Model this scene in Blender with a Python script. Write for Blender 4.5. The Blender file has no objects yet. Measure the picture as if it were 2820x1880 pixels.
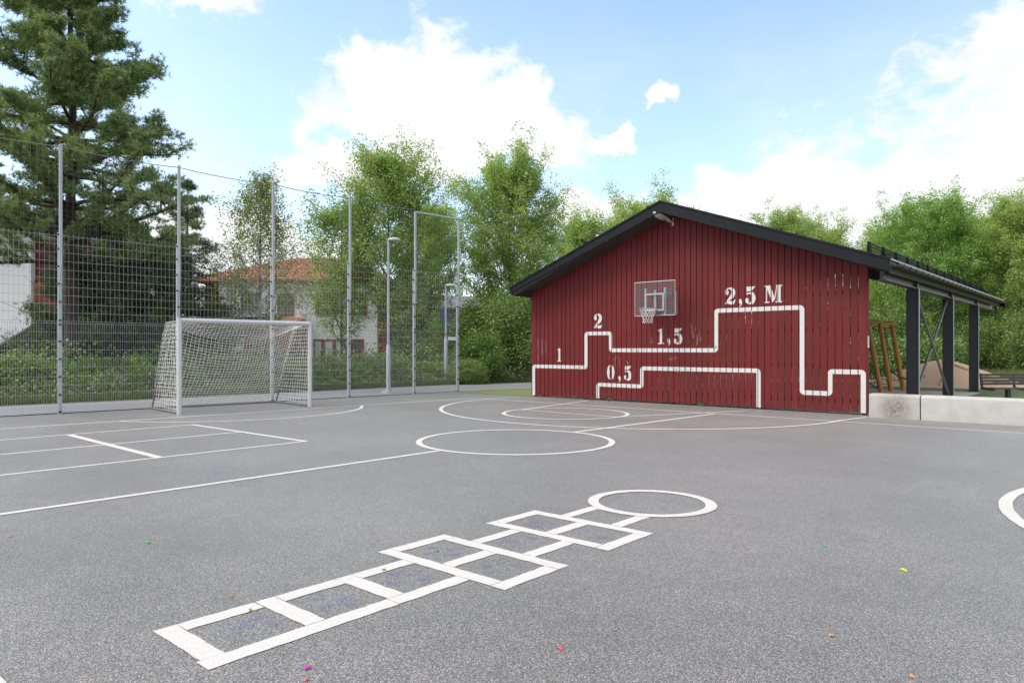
import bpy, math, random
import numpy as np
from mathutils import Vector, geometry

sc = bpy.context.scene
COL = sc.collection
R = math.radians
YAW = R(41.4)
CY, SY = math.cos(YAW), math.sin(YAW)


def cw(X, Z):
    """metres right of / ahead of the viewpoint -> world x, y (x runs along the red wall)"""
    return (CY * X - SY * Z, SY * X + CY * Z)


# ------------------------------------------------------------------ camera
cam = bpy.data.cameras.new('camera')
cam.sensor_width = 36.0
cam.lens = 24.95
cam.shift_y = 0.0081
cam.clip_start = 0.05
cam.clip_end = 3000
camo = bpy.data.objects.new('camera', cam)
COL.objects.link(camo)
camo.location = (0, 0, 1.5)
camo.rotation_euler = (R(90), 0, YAW)
sc.camera = camo

# ------------------------------------------------------------------ light and sky
SUN_DIR = Vector((-0.62, -0.78, 0)).normalized()     # horizontal direction towards the sun
SUN_EL = R(50)
sun = bpy.data.lights.new('sun', 'SUN')
sun.energy = 1.05
sun.angle = R(25)
sun.color = (1.0, 0.95, 0.875)
suno = bpy.data.objects.new('sun', sun)
COL.objects.link(suno)
sd = Vector((SUN_DIR.x * math.cos(SUN_EL), SUN_DIR.y * math.cos(SUN_EL), math.sin(SUN_EL)))
suno.rotation_euler = sd.to_track_quat('Z', 'Y').to_euler()
suno.location = (0, 0, 30)

sc.view_settings.view_transform = 'Standard'
sc.view_settings.look = 'None'
sc.view_settings.exposure = 1.52
sc.view_settings.gamma = 1.0
sc.view_settings.use_curve_mapping = False
sc.cycles.use_denoising = True
sc.cycles.max_bounces = 7
sc.cycles.diffuse_bounces = 3
sc.cycles.glossy_bounces = 2
sc.cycles.transmission_bounces = 4
sc.cycles.transparent_max_bounces = 12

world = bpy.data.worlds.new('World')
sc.world = world
world.use_nodes = True
wn = world.node_tree
wn.nodes.clear()


class NT:
    """small helper for building node chains"""
    def __init__(s, nt):
        s.nt = nt

    def n(s, t, **kw):
        nd = s.nt.nodes.new(t)
        for k, v in kw.items():
            setattr(nd, k, v)
        return nd

    def l(s, a, b):
        s.nt.links.new(a, b)

    def m(s, op, a, b=None, c=None, clamp=False):
        nd = s.nt.nodes.new('ShaderNodeMath')
        nd.operation = op
        nd.use_clamp = clamp
        for i, v in enumerate((a, b, c)):
            if v is None:
                continue
            if isinstance(v, (int, float)):
                nd.inputs[i].default_value = v
            else:
                s.nt.links.new(v, nd.inputs[i])
        return nd.outputs[0]

    def noise(s, vec, scale, detail=4, rough=0.55, dist=0.0, out='Fac', dim='3D'):
        nd = s.nt.nodes.new('ShaderNodeTexNoise')
        nd.noise_dimensions = dim
        nd.inputs['Scale'].default_value = scale
        nd.inputs['Detail'].default_value = detail
        nd.inputs['Roughness'].default_value = rough
        nd.inputs['Distortion'].default_value = dist
        if vec is not None:
            s.nt.links.new(vec, nd.inputs['Vector'])
        return nd.outputs[out]

    def smooth(s, v, a, b, lo=0.0, hi=1.0):
        nd = s.nt.nodes.new('ShaderNodeMapRange')
        nd.interpolation_type = 'SMOOTHSTEP'
        nd.inputs['From Min'].default_value = a
        nd.inputs['From Max'].default_value = b
        nd.inputs['To Min'].default_value = lo
        nd.inputs['To Max'].default_value = hi
        s.nt.links.new(v, nd.inputs['Value'])
        return nd.outputs['Result']

    def mix(s, f, a, b, blend='MIX'):
        nd = s.nt.nodes.new('ShaderNodeMix')
        nd.data_type = 'RGBA'
        nd.blend_type = blend
        for sock, v in ((nd.inputs[0], f), (nd.inputs[6], a), (nd.inputs[7], b)):
            if isinstance(v, (int, float)):
                sock.default_value = v
            elif isinstance(v, tuple):
                sock.default_value = (*v, 1.0) if len(v) == 3 else v
            else:
                s.nt.links.new(v, sock)
        return nd.outputs[2]


W = NT(wn)
sky = W.n('ShaderNodeTexSky', sky_type='NISHITA')
sky.sun_disc = False
sky.sun_elevation = SUN_EL
sky.sun_rotation = math.atan2(SUN_DIR.x, SUN_DIR.y)
sky.air_density = 1.0
sky.dust_density = 1.2
sky.ozone_density = 1.0
tc = W.n('ShaderNodeTexCoord')
sep = W.n('ShaderNodeSeparateXYZ')
W.l(tc.outputs['Generated'], sep.inputs[0])
dx, dy, dz = sep.outputs
az0 = W.m('ARCTAN2', dx, dy)                # compass direction, 0 = +Y, clockwise
el0 = W.m('ARCSINE', dz)
# noise that breaks the cloud outlines, a bit flattened
mp = W.n('ShaderNodeMapping')
mp.inputs['Scale'].default_value = (1, 1, 1.7)
W.l(tc.outputs['Generated'], mp.inputs['Vector'])
nz = W.m('ADD', W.m('MULTIPLY', W.noise(mp.outputs[0], 7.0, 5, 0.62, 0.2), 0.52), W.m('MULTIPLY', W.noise(mp.outputs[0], 19.0, 4, 0.64, 0.4), 0.48))
nz2 = W.noise(mp.outputs[0], 2.3, 3, 0.5, 0.0)


wrp = W.n('ShaderNodeTexNoise')             # billows: bend the outlines of the clouds
wrp.inputs['Scale'].default_value = 13.0
wrp.inputs['Detail'].default_value = 4.0
wrp.inputs['Roughness'].default_value = 0.62
W.l(tc.outputs['Generated'], wrp.inputs['Vector'])
wsep = W.n('ShaderNodeSeparateColor')
W.l(wrp.outputs['Color'], wsep.inputs[0])
az = W.m('ADD', az0, W.m('MULTIPLY', W.m('SUBTRACT', wsep.outputs[0], 0.5), R(9.0)))
el = W.m('ADD', el0, W.m('MULTIPLY', W.m('SUBTRACT', wsep.outputs[1], 0.5), R(6.5)))


def cloud(a, e, sa, se, tilt=0.0):
    """one cumulus: compass and height angle of its middle, half sizes, all in degrees"""
    u = W.m('DIVIDE', W.m('SUBTRACT', az, R(a)), R(sa))
    v0 = W.m('SUBTRACT', el, R(e))
    if tilt:
        v0 = W.m('SUBTRACT', v0, W.m('MULTIPLY', W.m('SUBTRACT', az, R(a)), tilt))
    v = W.m('DIVIDE', v0, R(se))
    r2 = W.m('ADD', W.m('MULTIPLY', u, u), W.m('MULTIPLY', v, v))
    return W.m('SUBTRACT', 1.0, W.m('SQRT', r2))


CLOUDS = [  # compass, height, half width, half height, tilt
    (-48.4, 18.2, 10.8, 6.6, 0.0), (-40.4, 17.8, 6.6, 4.0, -0.1), (-51.5, 20.4, 6.2, 4.4, 0.0),
    (-57.0, 13.6, 5.6, 2.4, 0.35), (-51.0, 14.0, 7.0, 2.6, 0.1), (-33.6, 16.4, 3.0, 1.3, 0.35),
    (-65.0, 25.2, 4.6, 2.0, 0.0),
    (-30.0, 19.2, 1.6, 0.95, 0.0),
    (-6.0, 10.5, 16.0, 12.0, 0.24), (-21.0, 9.6, 15.0, 5.6, 0.15), (-35.0, 10.5, 5.0, 2.0, 0.0),
    (3.0, 19.0, 8.0, 5.0, 0.2),
    (-63.0, 7.8, 9.5, 3.4, 0.0),
]
best = None
for cdef in CLOUDS:
    d = cloud(*cdef)
    best = d if best is None else W.m('MAXIMUM', best, d)
# the rest of the sky carries the same kind of broken cumulus
wide = W.m('SUBTRACT', 1.0, W.m('MULTIPLY', cloud(-42, 22, 60, 34), 2.4), clamp=True)
rest = W.m('SUBTRACT', W.m('MULTIPLY', W.m('MULTIPLY', W.m('SUBTRACT', nz2, 0.42), 4.0), wide), W.m('MULTIPLY', W.m('SUBTRACT', 1.0, wide), 1.3))
base = W.m('MAXIMUM', best, rest)
dens = W.smooth(W.m('ADD', W.m('MAXIMUM', base, -1.2), W.m('MULTIPLY', W.m('SUBTRACT', nz, 0.5), 2.2)), -0.06, 0.46)
# thin veil that thickens to the horizon
veil = W.m('MULTIPLY', W.smooth(el0, R(32), R(2), 0.0, 0.6), W.smooth(W.noise(mp.outputs[0], 3.6, 6, 0.6), 0.35, 0.7, 0.15, 1.0))
cover = W.m('MAXIMUM', dens, veil)
shade = W.smooth(W.noise(mp.outputs[0], 5.0, 5, 0.6), 0.3, 0.7, 3.1, 3.6)
comb = W.n('ShaderNodeCombineColor')
for i, k in enumerate((0.985, 0.995, 1.0)):
    W.l(W.m('MULTIPLY', shade, k), comb.inputs[i])
skyc = W.mix(cover, sky.outputs[0], comb.outputs[0])
bg = W.n('ShaderNodeBackground')
bg.inputs['Strength'].default_value = 0.115
W.l(skyc, bg.inputs['Color'])
wo = W.n('ShaderNodeOutputWorld')
W.l(bg.outputs[0], wo.inputs['Surface'])
world.cycles.sampling_method = 'MANUAL'
world.cycles.sample_map_resolution = 512

# ------------------------------------------------------------------ materials
MATS = {}


def pmat(name, color, rough=0.6, metal=0.0, var=0.12, scale=3.0, bump=0.0, bscale=40.0, spec=0.5, stretch=None, rand=0.0, tint=None):
    m = bpy.data.materials.new(name)
    m.use_nodes = True
    t = NT(m.node_tree)
    b = m.node_tree.nodes['Principled BSDF']
    b.inputs['Roughness'].default_value = rough
    b.inputs['Metallic'].default_value = metal
    b.inputs['Specular IOR Level'].default_value = spec
    co = t.n('ShaderNodeTexCoord').outputs['Object']
    if stretch:
        mpn = t.n('ShaderNodeMapping')
        mpn.inputs['Scale'].default_value = stretch
        t.l(co, mpn.inputs['Vector'])
        co = mpn.outputs[0]
    f = t.noise(co, scale, 6, 0.62)
    v = t.smooth(f, 0.25, 0.75, 1 - var, 1 + var)
    if rand:
        oi = t.n('ShaderNodeObjectInfo')
        v = t.m('MULTIPLY', v, t.smooth(oi.outputs['Random'], 0, 1, 1 - rand, 1 + rand))
    base = color
    if tint:
        base = t.mix(t.smooth(t.noise(co, scale * 0.4, 4, 0.6), 0.4, 0.65), color, tint)
    cc = t.n('ShaderNodeCombineXYZ')
    for i in range(3):
        t.l(v, cc.inputs[i])
    out = t.mix(1.0, base, cc.outputs[0], 'MULTIPLY')
    t.l(out, b.inputs['Base Color'])
    if bump:
        bn = t.n('ShaderNodeBump')
        bn.inputs['Strength'].default_value = bump
        bn.inputs['Distance'].default_value = 0.01
        t.l(t.noise(co, bscale, 5, 0.6), bn.inputs['Height'])
        t.l(bn.outputs[0], b.inputs['Normal'])
    MATS[name] = m
    return m


def asphalt(name, lo, hi, cell, bump=0.5, patch=0.12):
    m = bpy.data.materials.new(name)
    m.use_nodes = True
    t = NT(m.node_tree)
    b = m.node_tree.nodes['Principled BSDF']
    b.inputs['Roughness'].default_value = 0.5
    b.inputs['Specular IOR Level'].default_value = 0.55
    b.inputs['Sheen Weight'].default_value = 0.20
    b.inputs['Sheen Roughness'].default_value = 0.45
    co = t.n('ShaderNodeTexCoord').outputs['Object']
    vo = t.n('ShaderNodeTexVoronoi')
    vo.inputs['Scale'].default_value = cell
    t.l(co, vo.inputs['Vector'])
    sp = t.n('ShaderNodeSeparateColor')
    t.l(vo.outputs['Color'], sp.inputs[0])
    stone = t.m('POWER', sp.outputs[0], 1.7)
    joint = t.smooth(vo.outputs['Distance'], 0.25, 0.62, 1.0, 0.25)
    fine = t.noise(co, cell * 0.35, 4, 0.7)
    k = t.m('MULTIPLY', t.m('MULTIPLY_ADD', stone, 0.75, 0.25), joint)
    k = t.m('MULTIPLY', k, t.smooth(fine, 0.25, 0.75, 0.6, 1.35))
    big = t.smooth(t.noise(co, 0.45, 5, 0.6), 0.3, 0.7, 1 - patch, 1 + patch)
    mid = t.smooth(t.noise(co, 4.0, 4, 0.6), 0.3, 0.7, 0.94, 1.06)
    k = t.m('MULTIPLY', t.m('MULTIPLY', k, big), mid)
    blot = t.smooth(t.noise(co, 1.1, 6, 0.68), 0.56, 0.72, 1.0, 0.88)
    k = t.m('MULTIPLY', k, blot)
    warm = t.mix(sp.outputs[1], (1.0, 0.995, 0.99), (1.05, 1.0, 0.95))
    c = t.mix(k, tuple(lo), tuple(hi))
    t.l(t.mix(1.0, c, warm, 'MULTIPLY'), b.inputs['Base Color'])
    bn = t.n('ShaderNodeBump')
    bn.inputs['Strength'].default_value = bump
    bn.inputs['Distance'].default_value = 0.004
    t.l(t.m('MULTIPLY', vo.outputs['Distance'], -1.0), bn.inputs['Height'])
    t.l(bn.outputs[0], b.inputs['Normal'])
    MATS[name] = m
    return m


def leafmat(name, c1, c2, trans=0.35, c3=None):
    m = bpy.data.materials.new(name)
    m.use_nodes = True
    nt = m.node_tree
    nt.nodes.clear()
    t = NT(nt)
    ge = t.n('ShaderNodeNewGeometry')
    co = t.n('ShaderNodeTexCoord').outputs['Object']
    f = t.m('ADD', t.m('MULTIPLY', ge.outputs['Random Per Island'], 0.6), t.m('MULTIPLY', t.noise(co, 0.7, 3, 0.5), 0.5), clamp=True)
    c = t.mix(f, c1, c2)
    if c3:
        c = t.mix(t.smooth(ge.outputs['Random Per Island'], 0.8, 0.86), c, c3)
    oi = t.n('ShaderNodeObjectInfo')
    c = t.mix(1.0, c, t.mix(oi.outputs['Random'], (0.85, 0.88, 0.85), (1.12, 1.08, 1.1)), 'MULTIPLY')
    d = t.n('ShaderNodeBsdfDiffuse')
    tr = t.n('ShaderNodeBsdfTranslucent')
    gl = t.n('ShaderNodeBsdfGlossy')
    gl.inputs['Roughness'].default_value = 0.45
    gl.inputs['Color'].default_value = (1, 1, 1, 1)
    t.l(c, d.inputs['Color'])
    t.l(t.mix(1.0, c, (1.25, 1.25, 0.6), 'MULTIPLY'), tr.inputs['Color'])
    mx = t.n('ShaderNodeMixShader')
    mx.inputs[0].default_value = trans
    t.l(d.outputs[0], mx.inputs[1])
    t.l(tr.outputs[0], mx.inputs[2])
    m2 = t.n('ShaderNodeMixShader')
    m2.inputs[0].default_value = 0.05
    t.l(mx.outputs[0], m2.inputs[1])
    t.l(gl.outputs[0], m2.inputs[2])
    o = t.n('ShaderNodeOutputMaterial')
    t.l(m2.outputs[0], o.inputs['Surface'])
    MATS[name] = m
    return m


asphalt('court_asphalt', (0.026, 0.0242, 0.0224), (0.58, 0.546, 0.50), 165, 0.3, 0.16)
asphalt('path_asphalt', (0.14, 0.14, 0.148), (0.36, 0.36, 0.375), 120, 0.3)
pmat('road_paint', (0.62, 0.585, 0.54), 0.75, var=0.10, scale=45, bump=0.5, bscale=160)
pmat('earth', (0.050, 0.050, 0.026), 0.95, var=0.4, scale=2.5, bump=0.6, tint=(0.045, 0.065, 0.02))
pmat('turf', (0.19, 0.225, 0.075), 0.9, var=0.18, scale=60, bump=0.8, bscale=300)
pmat('beige_rubber', (0.72, 0.60, 0.47), 0.85, var=0.10, scale=18, bump=0.3, bscale=200)
pmat('mound_rubber', (0.86, 0.555, 0.33), 0.8, var=0.08, scale=10, bump=0.3, bscale=200)
pmat('yellow_rope_paint', (0.62, 0.45, 0.16), 0.7)
pmat('kerb_stone', (0.42, 0.41, 0.39), 0.85, var=0.12, scale=9, bump=0.3)
_m = MATS['road_paint']
_t = NT(_m.node_tree)
_b = _m.node_tree.nodes['Principled BSDF']
_src = _b.inputs['Base Color'].links[0].from_socket
_co = _t.n('ShaderNodeTexCoord').outputs['Object']
_wear = _t.m('MULTIPLY', _t.smooth(_t.noise(_co, 120, 5, 0.75), 0.62, 0.70), _t.smooth(_t.noise(_co, 3.0, 4, 0.6), 0.40, 0.68))
_dirt = _t.smooth(_t.noise(_co, 1.7, 5, 0.65), 0.45, 0.75, 0.0, 0.18)
_c = _t.mix(_dirt, _src, (0.42, 0.40, 0.37))
_t.l(_t.mix(_t.m('MULTIPLY', _wear, 0.85), _c, (0.16, 0.155, 0.15)), _b.inputs['Base Color'])
# red tarred boards: long vertical streaks, each board a little different
pmat('red_board', (0.140, 0.0098, 0.0108), 0.62, var=0.17, scale=9, bump=0.35, bscale=30, stretch=(6, 6, 0.35), rand=0.10, spec=0.35)
_m = MATS['red_board']
_t = NT(_m.node_tree)
_b = _m.node_tree.nodes['Principled BSDF']
_src = _b.inputs['Base Color'].links[0].from_socket
_co = _t.n('ShaderNodeTexCoord').outputs['Object']
_sp = _t.n('ShaderNodeSeparateXYZ')
_t.l(_co, _sp.inputs[0])
_v = _t.n('ShaderNodeTexVoronoi')
_v.inputs['Scale'].default_value = 16
_t.l(_co, _v.inputs['Vector'])
_vc = _t.n('ShaderNodeSeparateColor')
_t.l(_v.outputs['Color'], _vc.inputs[0])
_chip = _t.m('MULTIPLY', _t.smooth(_v.outputs['Distance'], 0.13, 0.07), _t.smooth(_vc.outputs[0], 0.91, 0.93))
_fade = _t.m('MULTIPLY', _t.smooth(_t.noise(_co, 0.8, 5, 0.65), 0.45, 0.75), 0.30)
_splash = _t.m('MULTIPLY', _t.smooth(_sp.outputs[2], 0.55, 0.05), _t.smooth(_t.noise(_co, 7, 5, 0.7), 0.40, 0.70, 0.0, 0.28))
_c = _t.mix(_fade, _src, (0.175, 0.019, 0.021))
_c = _t.mix(_splash, _c, (0.15, 0.055, 0.050))
_t.l(_t.mix(_t.m('MULTIPLY', _chip, 0.75), _c, (0.42, 0.32, 0.30)), _b.inputs['Base Color'])
pmat('red_frame', (0.125, 0.014, 0.017), 0.7, var=0.15)
pmat('wall_paint', (0.63, 0.615, 0.60), 0.55, var=0.05, scale=14)
pmat('black_metal', (0.008, 0.009, 0.012), 0.55, var=0.2, scale=3, bump=0.05, bscale=6, spec=0.22)
pmat('dark_soffit', (0.05, 0.046, 0.042), 0.8, var=0.2)
pmat('steel_dark', (0.055, 0.058, 0.066), 0.45, var=0.12, scale=5)
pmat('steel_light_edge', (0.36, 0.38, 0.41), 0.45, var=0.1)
pmat('gutter_grey', (0.085, 0.08, 0.074), 0.6, var=0.15)
pmat('drip_metal', (0.42, 0.42, 0.43), 0.4, var=0.1)
pmat('beam_light', (0.24, 0.23, 0.215), 0.7, var=0.15)
pmat('beam_grey', (0.13, 0.125, 0.118), 0.7, var=0.15)
pmat('galvanised', (0.36, 0.39, 0.41), 0.48, metal=0.35, var=0.14, scale=25)
pmat('galvanised_post', (0.42, 0.45, 0.475), 0.5, metal=0.2, var=0.14, scale=12, stretch=(1, 1, 0.2))
pmat('wire', (0.36, 0.385, 0.40), 0.5, metal=0.2, var=0.1)
pmat('clamp_black', (0.035, 0.035, 0.042), 0.4)
pmat('goal_aluminium', (0.62, 0.63, 0.65), 0.38, metal=0.25, var=0.05)
pmat('goal_stay', (0.20, 0.21, 0.215), 0.5, metal=0.3)
pmat('net_white', (0.88, 0.85, 0.80), 0.8, var=0.1)
pmat('net_top', (0.55, 0.58, 0.60), 0.8)
pmat('rope', (0.17, 0.18, 0.19), 0.8)
pmat('hoop_net', (0.82, 0.74, 0.71), 0.8)
pmat('lamp_shell', (0.55, 0.53, 0.50), 0.4, var=0.06)
pmat('lamp_glass', (0.42, 0.38, 0.34), 0.2, var=0.1, scale=12)
pmat('concrete', (0.47, 0.455, 0.425), 0.85, var=0.09, scale=5, bump=0.25, bscale=60)
pmat('wood_orange', (0.52, 0.235, 0.045), 0.5, var=0.25, scale=6, stretch=(5, 5, 0.5))
pmat('bench_slat', (0.082, 0.075, 0.070), 0.6, var=0.2, scale=8, stretch=(0.4, 6, 6))
pmat('bench_iron', (0.050, 0.054, 0.056), 0.5)
pmat('house_white', (0.82, 0.80, 0.78), 0.75, var=0.05, scale=1.5, stretch=(1, 1, 6))
pmat('house_red', (0.40, 0.062, 0.038), 0.7, var=0.15, scale=2, stretch=(1, 1, 10))
pmat('house_dark_red', (0.13, 0.020, 0.022), 0.75, var=0.15)
pmat('window_red', (0.28, 0.035, 0.025), 0.5)
pmat('roof_tile', (0.46, 0.17, 0.10), 0.75, var=0.25, scale=9, bump=0.5, bscale=12)
pmat('roof_grey', (0.20, 0.20, 0.21), 0.7)
pmat('blue_grey_sheet', (0.27, 0.33, 0.37), 0.4)
pmat('timber_dark', (0.045, 0.030, 0.025), 0.8, var=0.3)
pmat('timber_fence', (0.33, 0.17, 0.085), 0.8, var=0.2)
pmat('curtain', (0.55, 0.62, 0.60), 0.7)
pmat('purple_cloth', (0.10, 0.065, 0.13), 0.8)
pmat('bark_pine', (0.062, 0.041, 0.032), 0.9, var=0.35, scale=8, bump=0.8, bscale=14, tint=(0.075, 0.055, 0.045))
pmat('bark_aspen', (0.17, 0.165, 0.135), 0.85, var=0.35, scale=6, bump=0.4, tint=(0.085, 0.08, 0.065))
pmat('bark_birch', (0.48, 0.46, 0.43), 0.8, var=0.3, scale=5, tint=(0.09, 0.08, 0.07))
pmat('stem', (0.085, 0.062, 0.04), 0.9)
pmat('sign_white', (0.8, 0.8, 0.8), 0.4, var=0.02)
pmat('sign_blue', (0.035, 0.065, 0.12), 0.4)
pmat('marker_red', (0.5, 0.03, 0.03), 0.5)
pmat('graffiti_green', (0.13, 0.26, 0.17), 0.7)
pmat('graffiti_grey', (0.36, 0.26, 0.25), 0.7)
gm = bpy.data.materials.new('window_glass')
gm.use_nodes = True
gb = gm.node_tree.nodes['Principled BSDF']
gt = NT(gm.node_tree)
gb.inputs['Roughness'].default_value = 0.06
gb.inputs['Specular IOR Level'].default_value = 0.9
gt.l(gt.mix(gt.noise(gt.n('ShaderNodeTexCoord').outputs['Object'], 1.3, 2), (0.03, 0.045, 0.05), (0.14, 0.18, 0.19)), gb.inputs['Base Color'])
MATS['window_glass'] = gm
leafmat('leaf_aspen', (0.208, 0.332, 0.072), (0.405, 0.535, 0.151), 0.45)
leafmat('leaf_forest', (0.169, 0.323, 0.059), (0.347, 0.524, 0.122), 0.45)
leafmat('leaf_birch', (0.157, 0.239, 0.049), (0.335, 0.420, 0.108), 0.30, (0.17, 0.12, 0.03))
leafmat('leaf_bush', (0.092, 0.172, 0.037), (0.222, 0.328, 0.078), 0.30)
leafmat('leaf_bright', (0.090, 0.192, 0.022), (0.180, 0.300, 0.054), 0.35)
leafmat('leaf_pale', (0.105, 0.125, 0.065), (0.17, 0.18, 0.105), 0.25)
leafmat('needle_pine', (0.155, 0.255, 0.077), (0.361, 0.502, 0.167), 0.2, (0.12, 0.085, 0.04))
leafmat('needle_dark', (0.062, 0.105, 0.039), (0.155, 0.214, 0.081), 0.15)
leafmat('grass_blade', (0.075, 0.115, 0.022), (0.15, 0.19, 0.05), 0.3, (0.20, 0.17, 0.07))


# ------------------------------------------------------------------ geometry helpers
class MB:
    def __init__(s):
        s.v = []
        s.f = []

    def box(s, x0, x1, y0, y1, z0, z1):
        b = len(s.v)
        s.v += [(x0, y0, z0), (x1, y0, z0), (x1, y1, z0), (x0, y1, z0), (x0, y0, z1), (x1, y0, z1), (x1, y1, z1), (x0, y1, z1)]
        s.f += [(b, b + 3, b + 2, b + 1), (b + 4, b + 5, b + 6, b + 7), (b, b + 1, b + 5, b + 4), (b + 1, b + 2, b + 6, b + 5), (b + 2, b + 3, b + 7, b + 6), (b + 3, b, b + 4, b + 7)]
        return s

    def tube(s, pts, rad, n=8, caps=True):
        pts = [Vector(p) for p in pts]
        if not isinstance(rad, (list, tuple)):
            rad = [rad] * len(pts)
        b = len(s.v)
        up = None
        for i, p in enumerate(pts):
            d = (pts[min(i + 1, len(pts) - 1)] - pts[max(i - 1, 0)]).normalized()
            if up is None:
                up = d.orthogonal().normalized()
            up = (up - d * up.dot(d))
            up = up.normalized() if up.length > 1e-6 else d.orthogonal().normalized()
            w = d.cross(up)
            for k in range(n):
                a = 2 * math.pi * (k + 0.5) / n
                q = p + (up * math.cos(a) + w * math.sin(a)) * rad[i]
                s.v.append(tuple(q))
        for i in range(len(pts) - 1):
            for k in range(n):
                k2 = (k + 1) % n
                s.f.append((b + i * n + k, b + i * n + k2, b + (i + 1) * n + k2, b + (i + 1) * n + k))
        if caps:
            s.f.append(tuple(b + k for k in reversed(range(n))))
            s.f.append(tuple(b + (len(pts) - 1) * n + k for k in range(n)))
        return s

    def prism(s, poly, axis, a, c):
        """poly in the two other axes (order kept), extruded along axis from a to c; convex or simple"""
        def P(u, v, w):
            return {'x': (w, u, v), 'y': (u, w, v), 'z': (u, v, w)}[axis]
        b = len(s.v)
        n = len(poly)
        s.v += [P(u, v, a) for u, v in poly] + [P(u, v, c) for u, v in poly]
        for i in range(n):
            j = (i + 1) % n
            s.f.append((b + i, b + j, b + n + j, b + n + i))
        s.f.append(tuple(b + i for i in reversed(range(n))))
        s.f.append(tuple(b + n + i for i in range(n)))
        return s

    def poly(s, pts):
        b = len(s.v)
        s.v += [tuple(p) for p in pts]
        s.f.append(tuple(range(b, b + len(pts))))
        return s

    def mesh(s, name, smooth=False):
        me = bpy.data.meshes.new(name)
        me.from_pydata(s.v, [], s.f)
        me.validate()
        import bmesh
        bm = bmesh.new()
        bm.from_mesh(me)
        bmesh.ops.recalc_face_normals(bm, faces=bm.faces)
        bm.to_mesh(me)
        bm.free()
        if smooth:
            me.polygons.foreach_set('use_smooth', [True] * len(me.polygons))
            try:
                me.set_sharp_from_angle(angle=R(40))
            except Exception:
                pass
        me.update()
        return me


def link(name, me, mat, parent=None, kind=None, label=None, cat=None, group=None):
    o = bpy.data.objects.new(name, me)
    COL.objects.link(o)
    if mat is not None and me is not None and not me.materials:
        me.materials.append(MATS[mat])
    if parent is not None:
        o.parent = parent
    props(o, label, cat, group, kind)
    return o


def props(o, label=None, cat=None, group=None, kind=None):
    for k, v in (('label', label), ('category', cat), ('group', group), ('kind', kind)):
        if v:
            o[k] = v


def thing(name, label, cat, loc=(0, 0, 0), rz=0.0, group=None):
    o = bpy.data.objects.new(name, None)
    o.empty_display_size = 0.2
    COL.objects.link(o)
    o.location = loc
    o.rotation_euler = (0, 0, rz)
    props(o, label, cat, group)
    return o


def copy_tree(o, parent=None, **kw):
    c = o.copy()
    COL.objects.link(c)
    c.parent = parent
    for ch in list(o.children):
        copy_tree(ch, c)
    props(c, **kw)
    return c


def np_mesh(name, verts, faces):
    """verts (N,3) float, faces (M,k) int"""
    me = bpy.data.meshes.new(name)
    verts = np.asarray(verts, dtype=np.float32)
    faces = np.asarray(faces, dtype=np.int32)
    M, k = faces.shape
    me.vertices.add(len(verts))
    me.vertices.foreach_set('co', verts.ravel())
    me.loops.add(M * k)
    me.loops.foreach_set('vertex_index', faces.ravel())
    me.polygons.add(M)
    me.polygons.foreach_set('loop_start', np.arange(0, M * k, k, dtype=np.int32))
    me.polygons.foreach_set('loop_total', np.full(M, k, dtype=np.int32))
    me.update(calc_edges=True)
    return me


def unit(a):
    return a / np.maximum(np.linalg.norm(a, axis=-1, keepdims=True), 1e-9)


def strings(name, P0, P1, r, sides=3):
    """many thin rods as one mesh"""
    P0 = np.asarray(P0, float)
    P1 = np.asarray(P1, float)
    d = unit(P1 - P0)
    ref = np.where(np.abs(d[:, 2:3]) > 0.9, np.array([[1.0, 0, 0]]), np.array([[0, 0, 1.0]]))
    a = unit(np.cross(d, ref))
    b = np.cross(d, a)
    n = len(P0)
    V = np.zeros((n, 2 * sides, 3))
    for k in range(sides):
        t = 2 * math.pi * k / sides
        off = (a * math.cos(t) + b * math.sin(t)) * (r if np.isscalar(r) else np.asarray(r)[:, None])
        V[:, k] = P0 + off
        V[:, sides + k] = P1 + off
    idx = np.arange(n)[:, None] * (2 * sides)
    F = np.concatenate([np.concatenate([idx + k, idx + (k + 1) % sides, idx + sides + (k + 1) % sides, idx + sides + k], axis=1)[:, None] for k in range(sides)], axis=1).reshape(-1, 4)
    return np_mesh(name, V.reshape(-1, 3), F)


def grid_strings(G):
    """edges of a (n,m,3) grid"""
    a = np.concatenate([G[:-1].reshape(-1, 3), G[:, :-1].reshape(-1, 3)])
    b = np.concatenate([G[1:].reshape(-1, 3), G[:, 1:].reshape(-1, 3)])
    return a, b


def sheet(pts, z):
    pts3 = [Vector((x, y, 0)) for x, y in pts]
    tris = geometry.tessellate_polygon([pts3])
    m = MB()
    m.v = [(x, y, z) for x, y in pts]
    m.f = [tuple(t) for t in tris]
    return m


# ------------------------------------------------------------------ ground, court, path, turf
big = 900
link('ground', sheet([(-big, -big), (big, -big), (big, big), (-big, big)], -0.03).mesh('ground'), 'earth', kind='structure')
court = link('court', sheet([(-19.9, -40), (45, -40), (45, 17.46), (-14.3, 17.62), (-18.0, 17.5), (-18.32, 17.9), (-18.95, 6.0), (-19.15, 2)], 0.0).mesh('court'), 'court_asphalt', kind='structure')
FAR = [(-23.6, -40), (-22.9, 2), (-22.62, 6), (-22.4, 9), (-22.35, 15), (-22.3, 19), (-22.0, 22), (-21.0, 25.3), (-19.9, 30), (-19.2, 36), (-18.8, 70)]
NEAR = [(-20.4, -40), (-19.35, 2), (-19.15, 6), (-18.98, 9), (-18.68, 15), (-18.45, 17.6), (-18.05, 19.4), (-17.55, 21.2), (-16.9, 25.0), (-16.2, 30), (-15.7, 36), (-15.3, 70)]
link('path', sheet(FAR + NEAR[::-1], 0.004).mesh('path'), 'path_asphalt', kind='structure')
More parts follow.
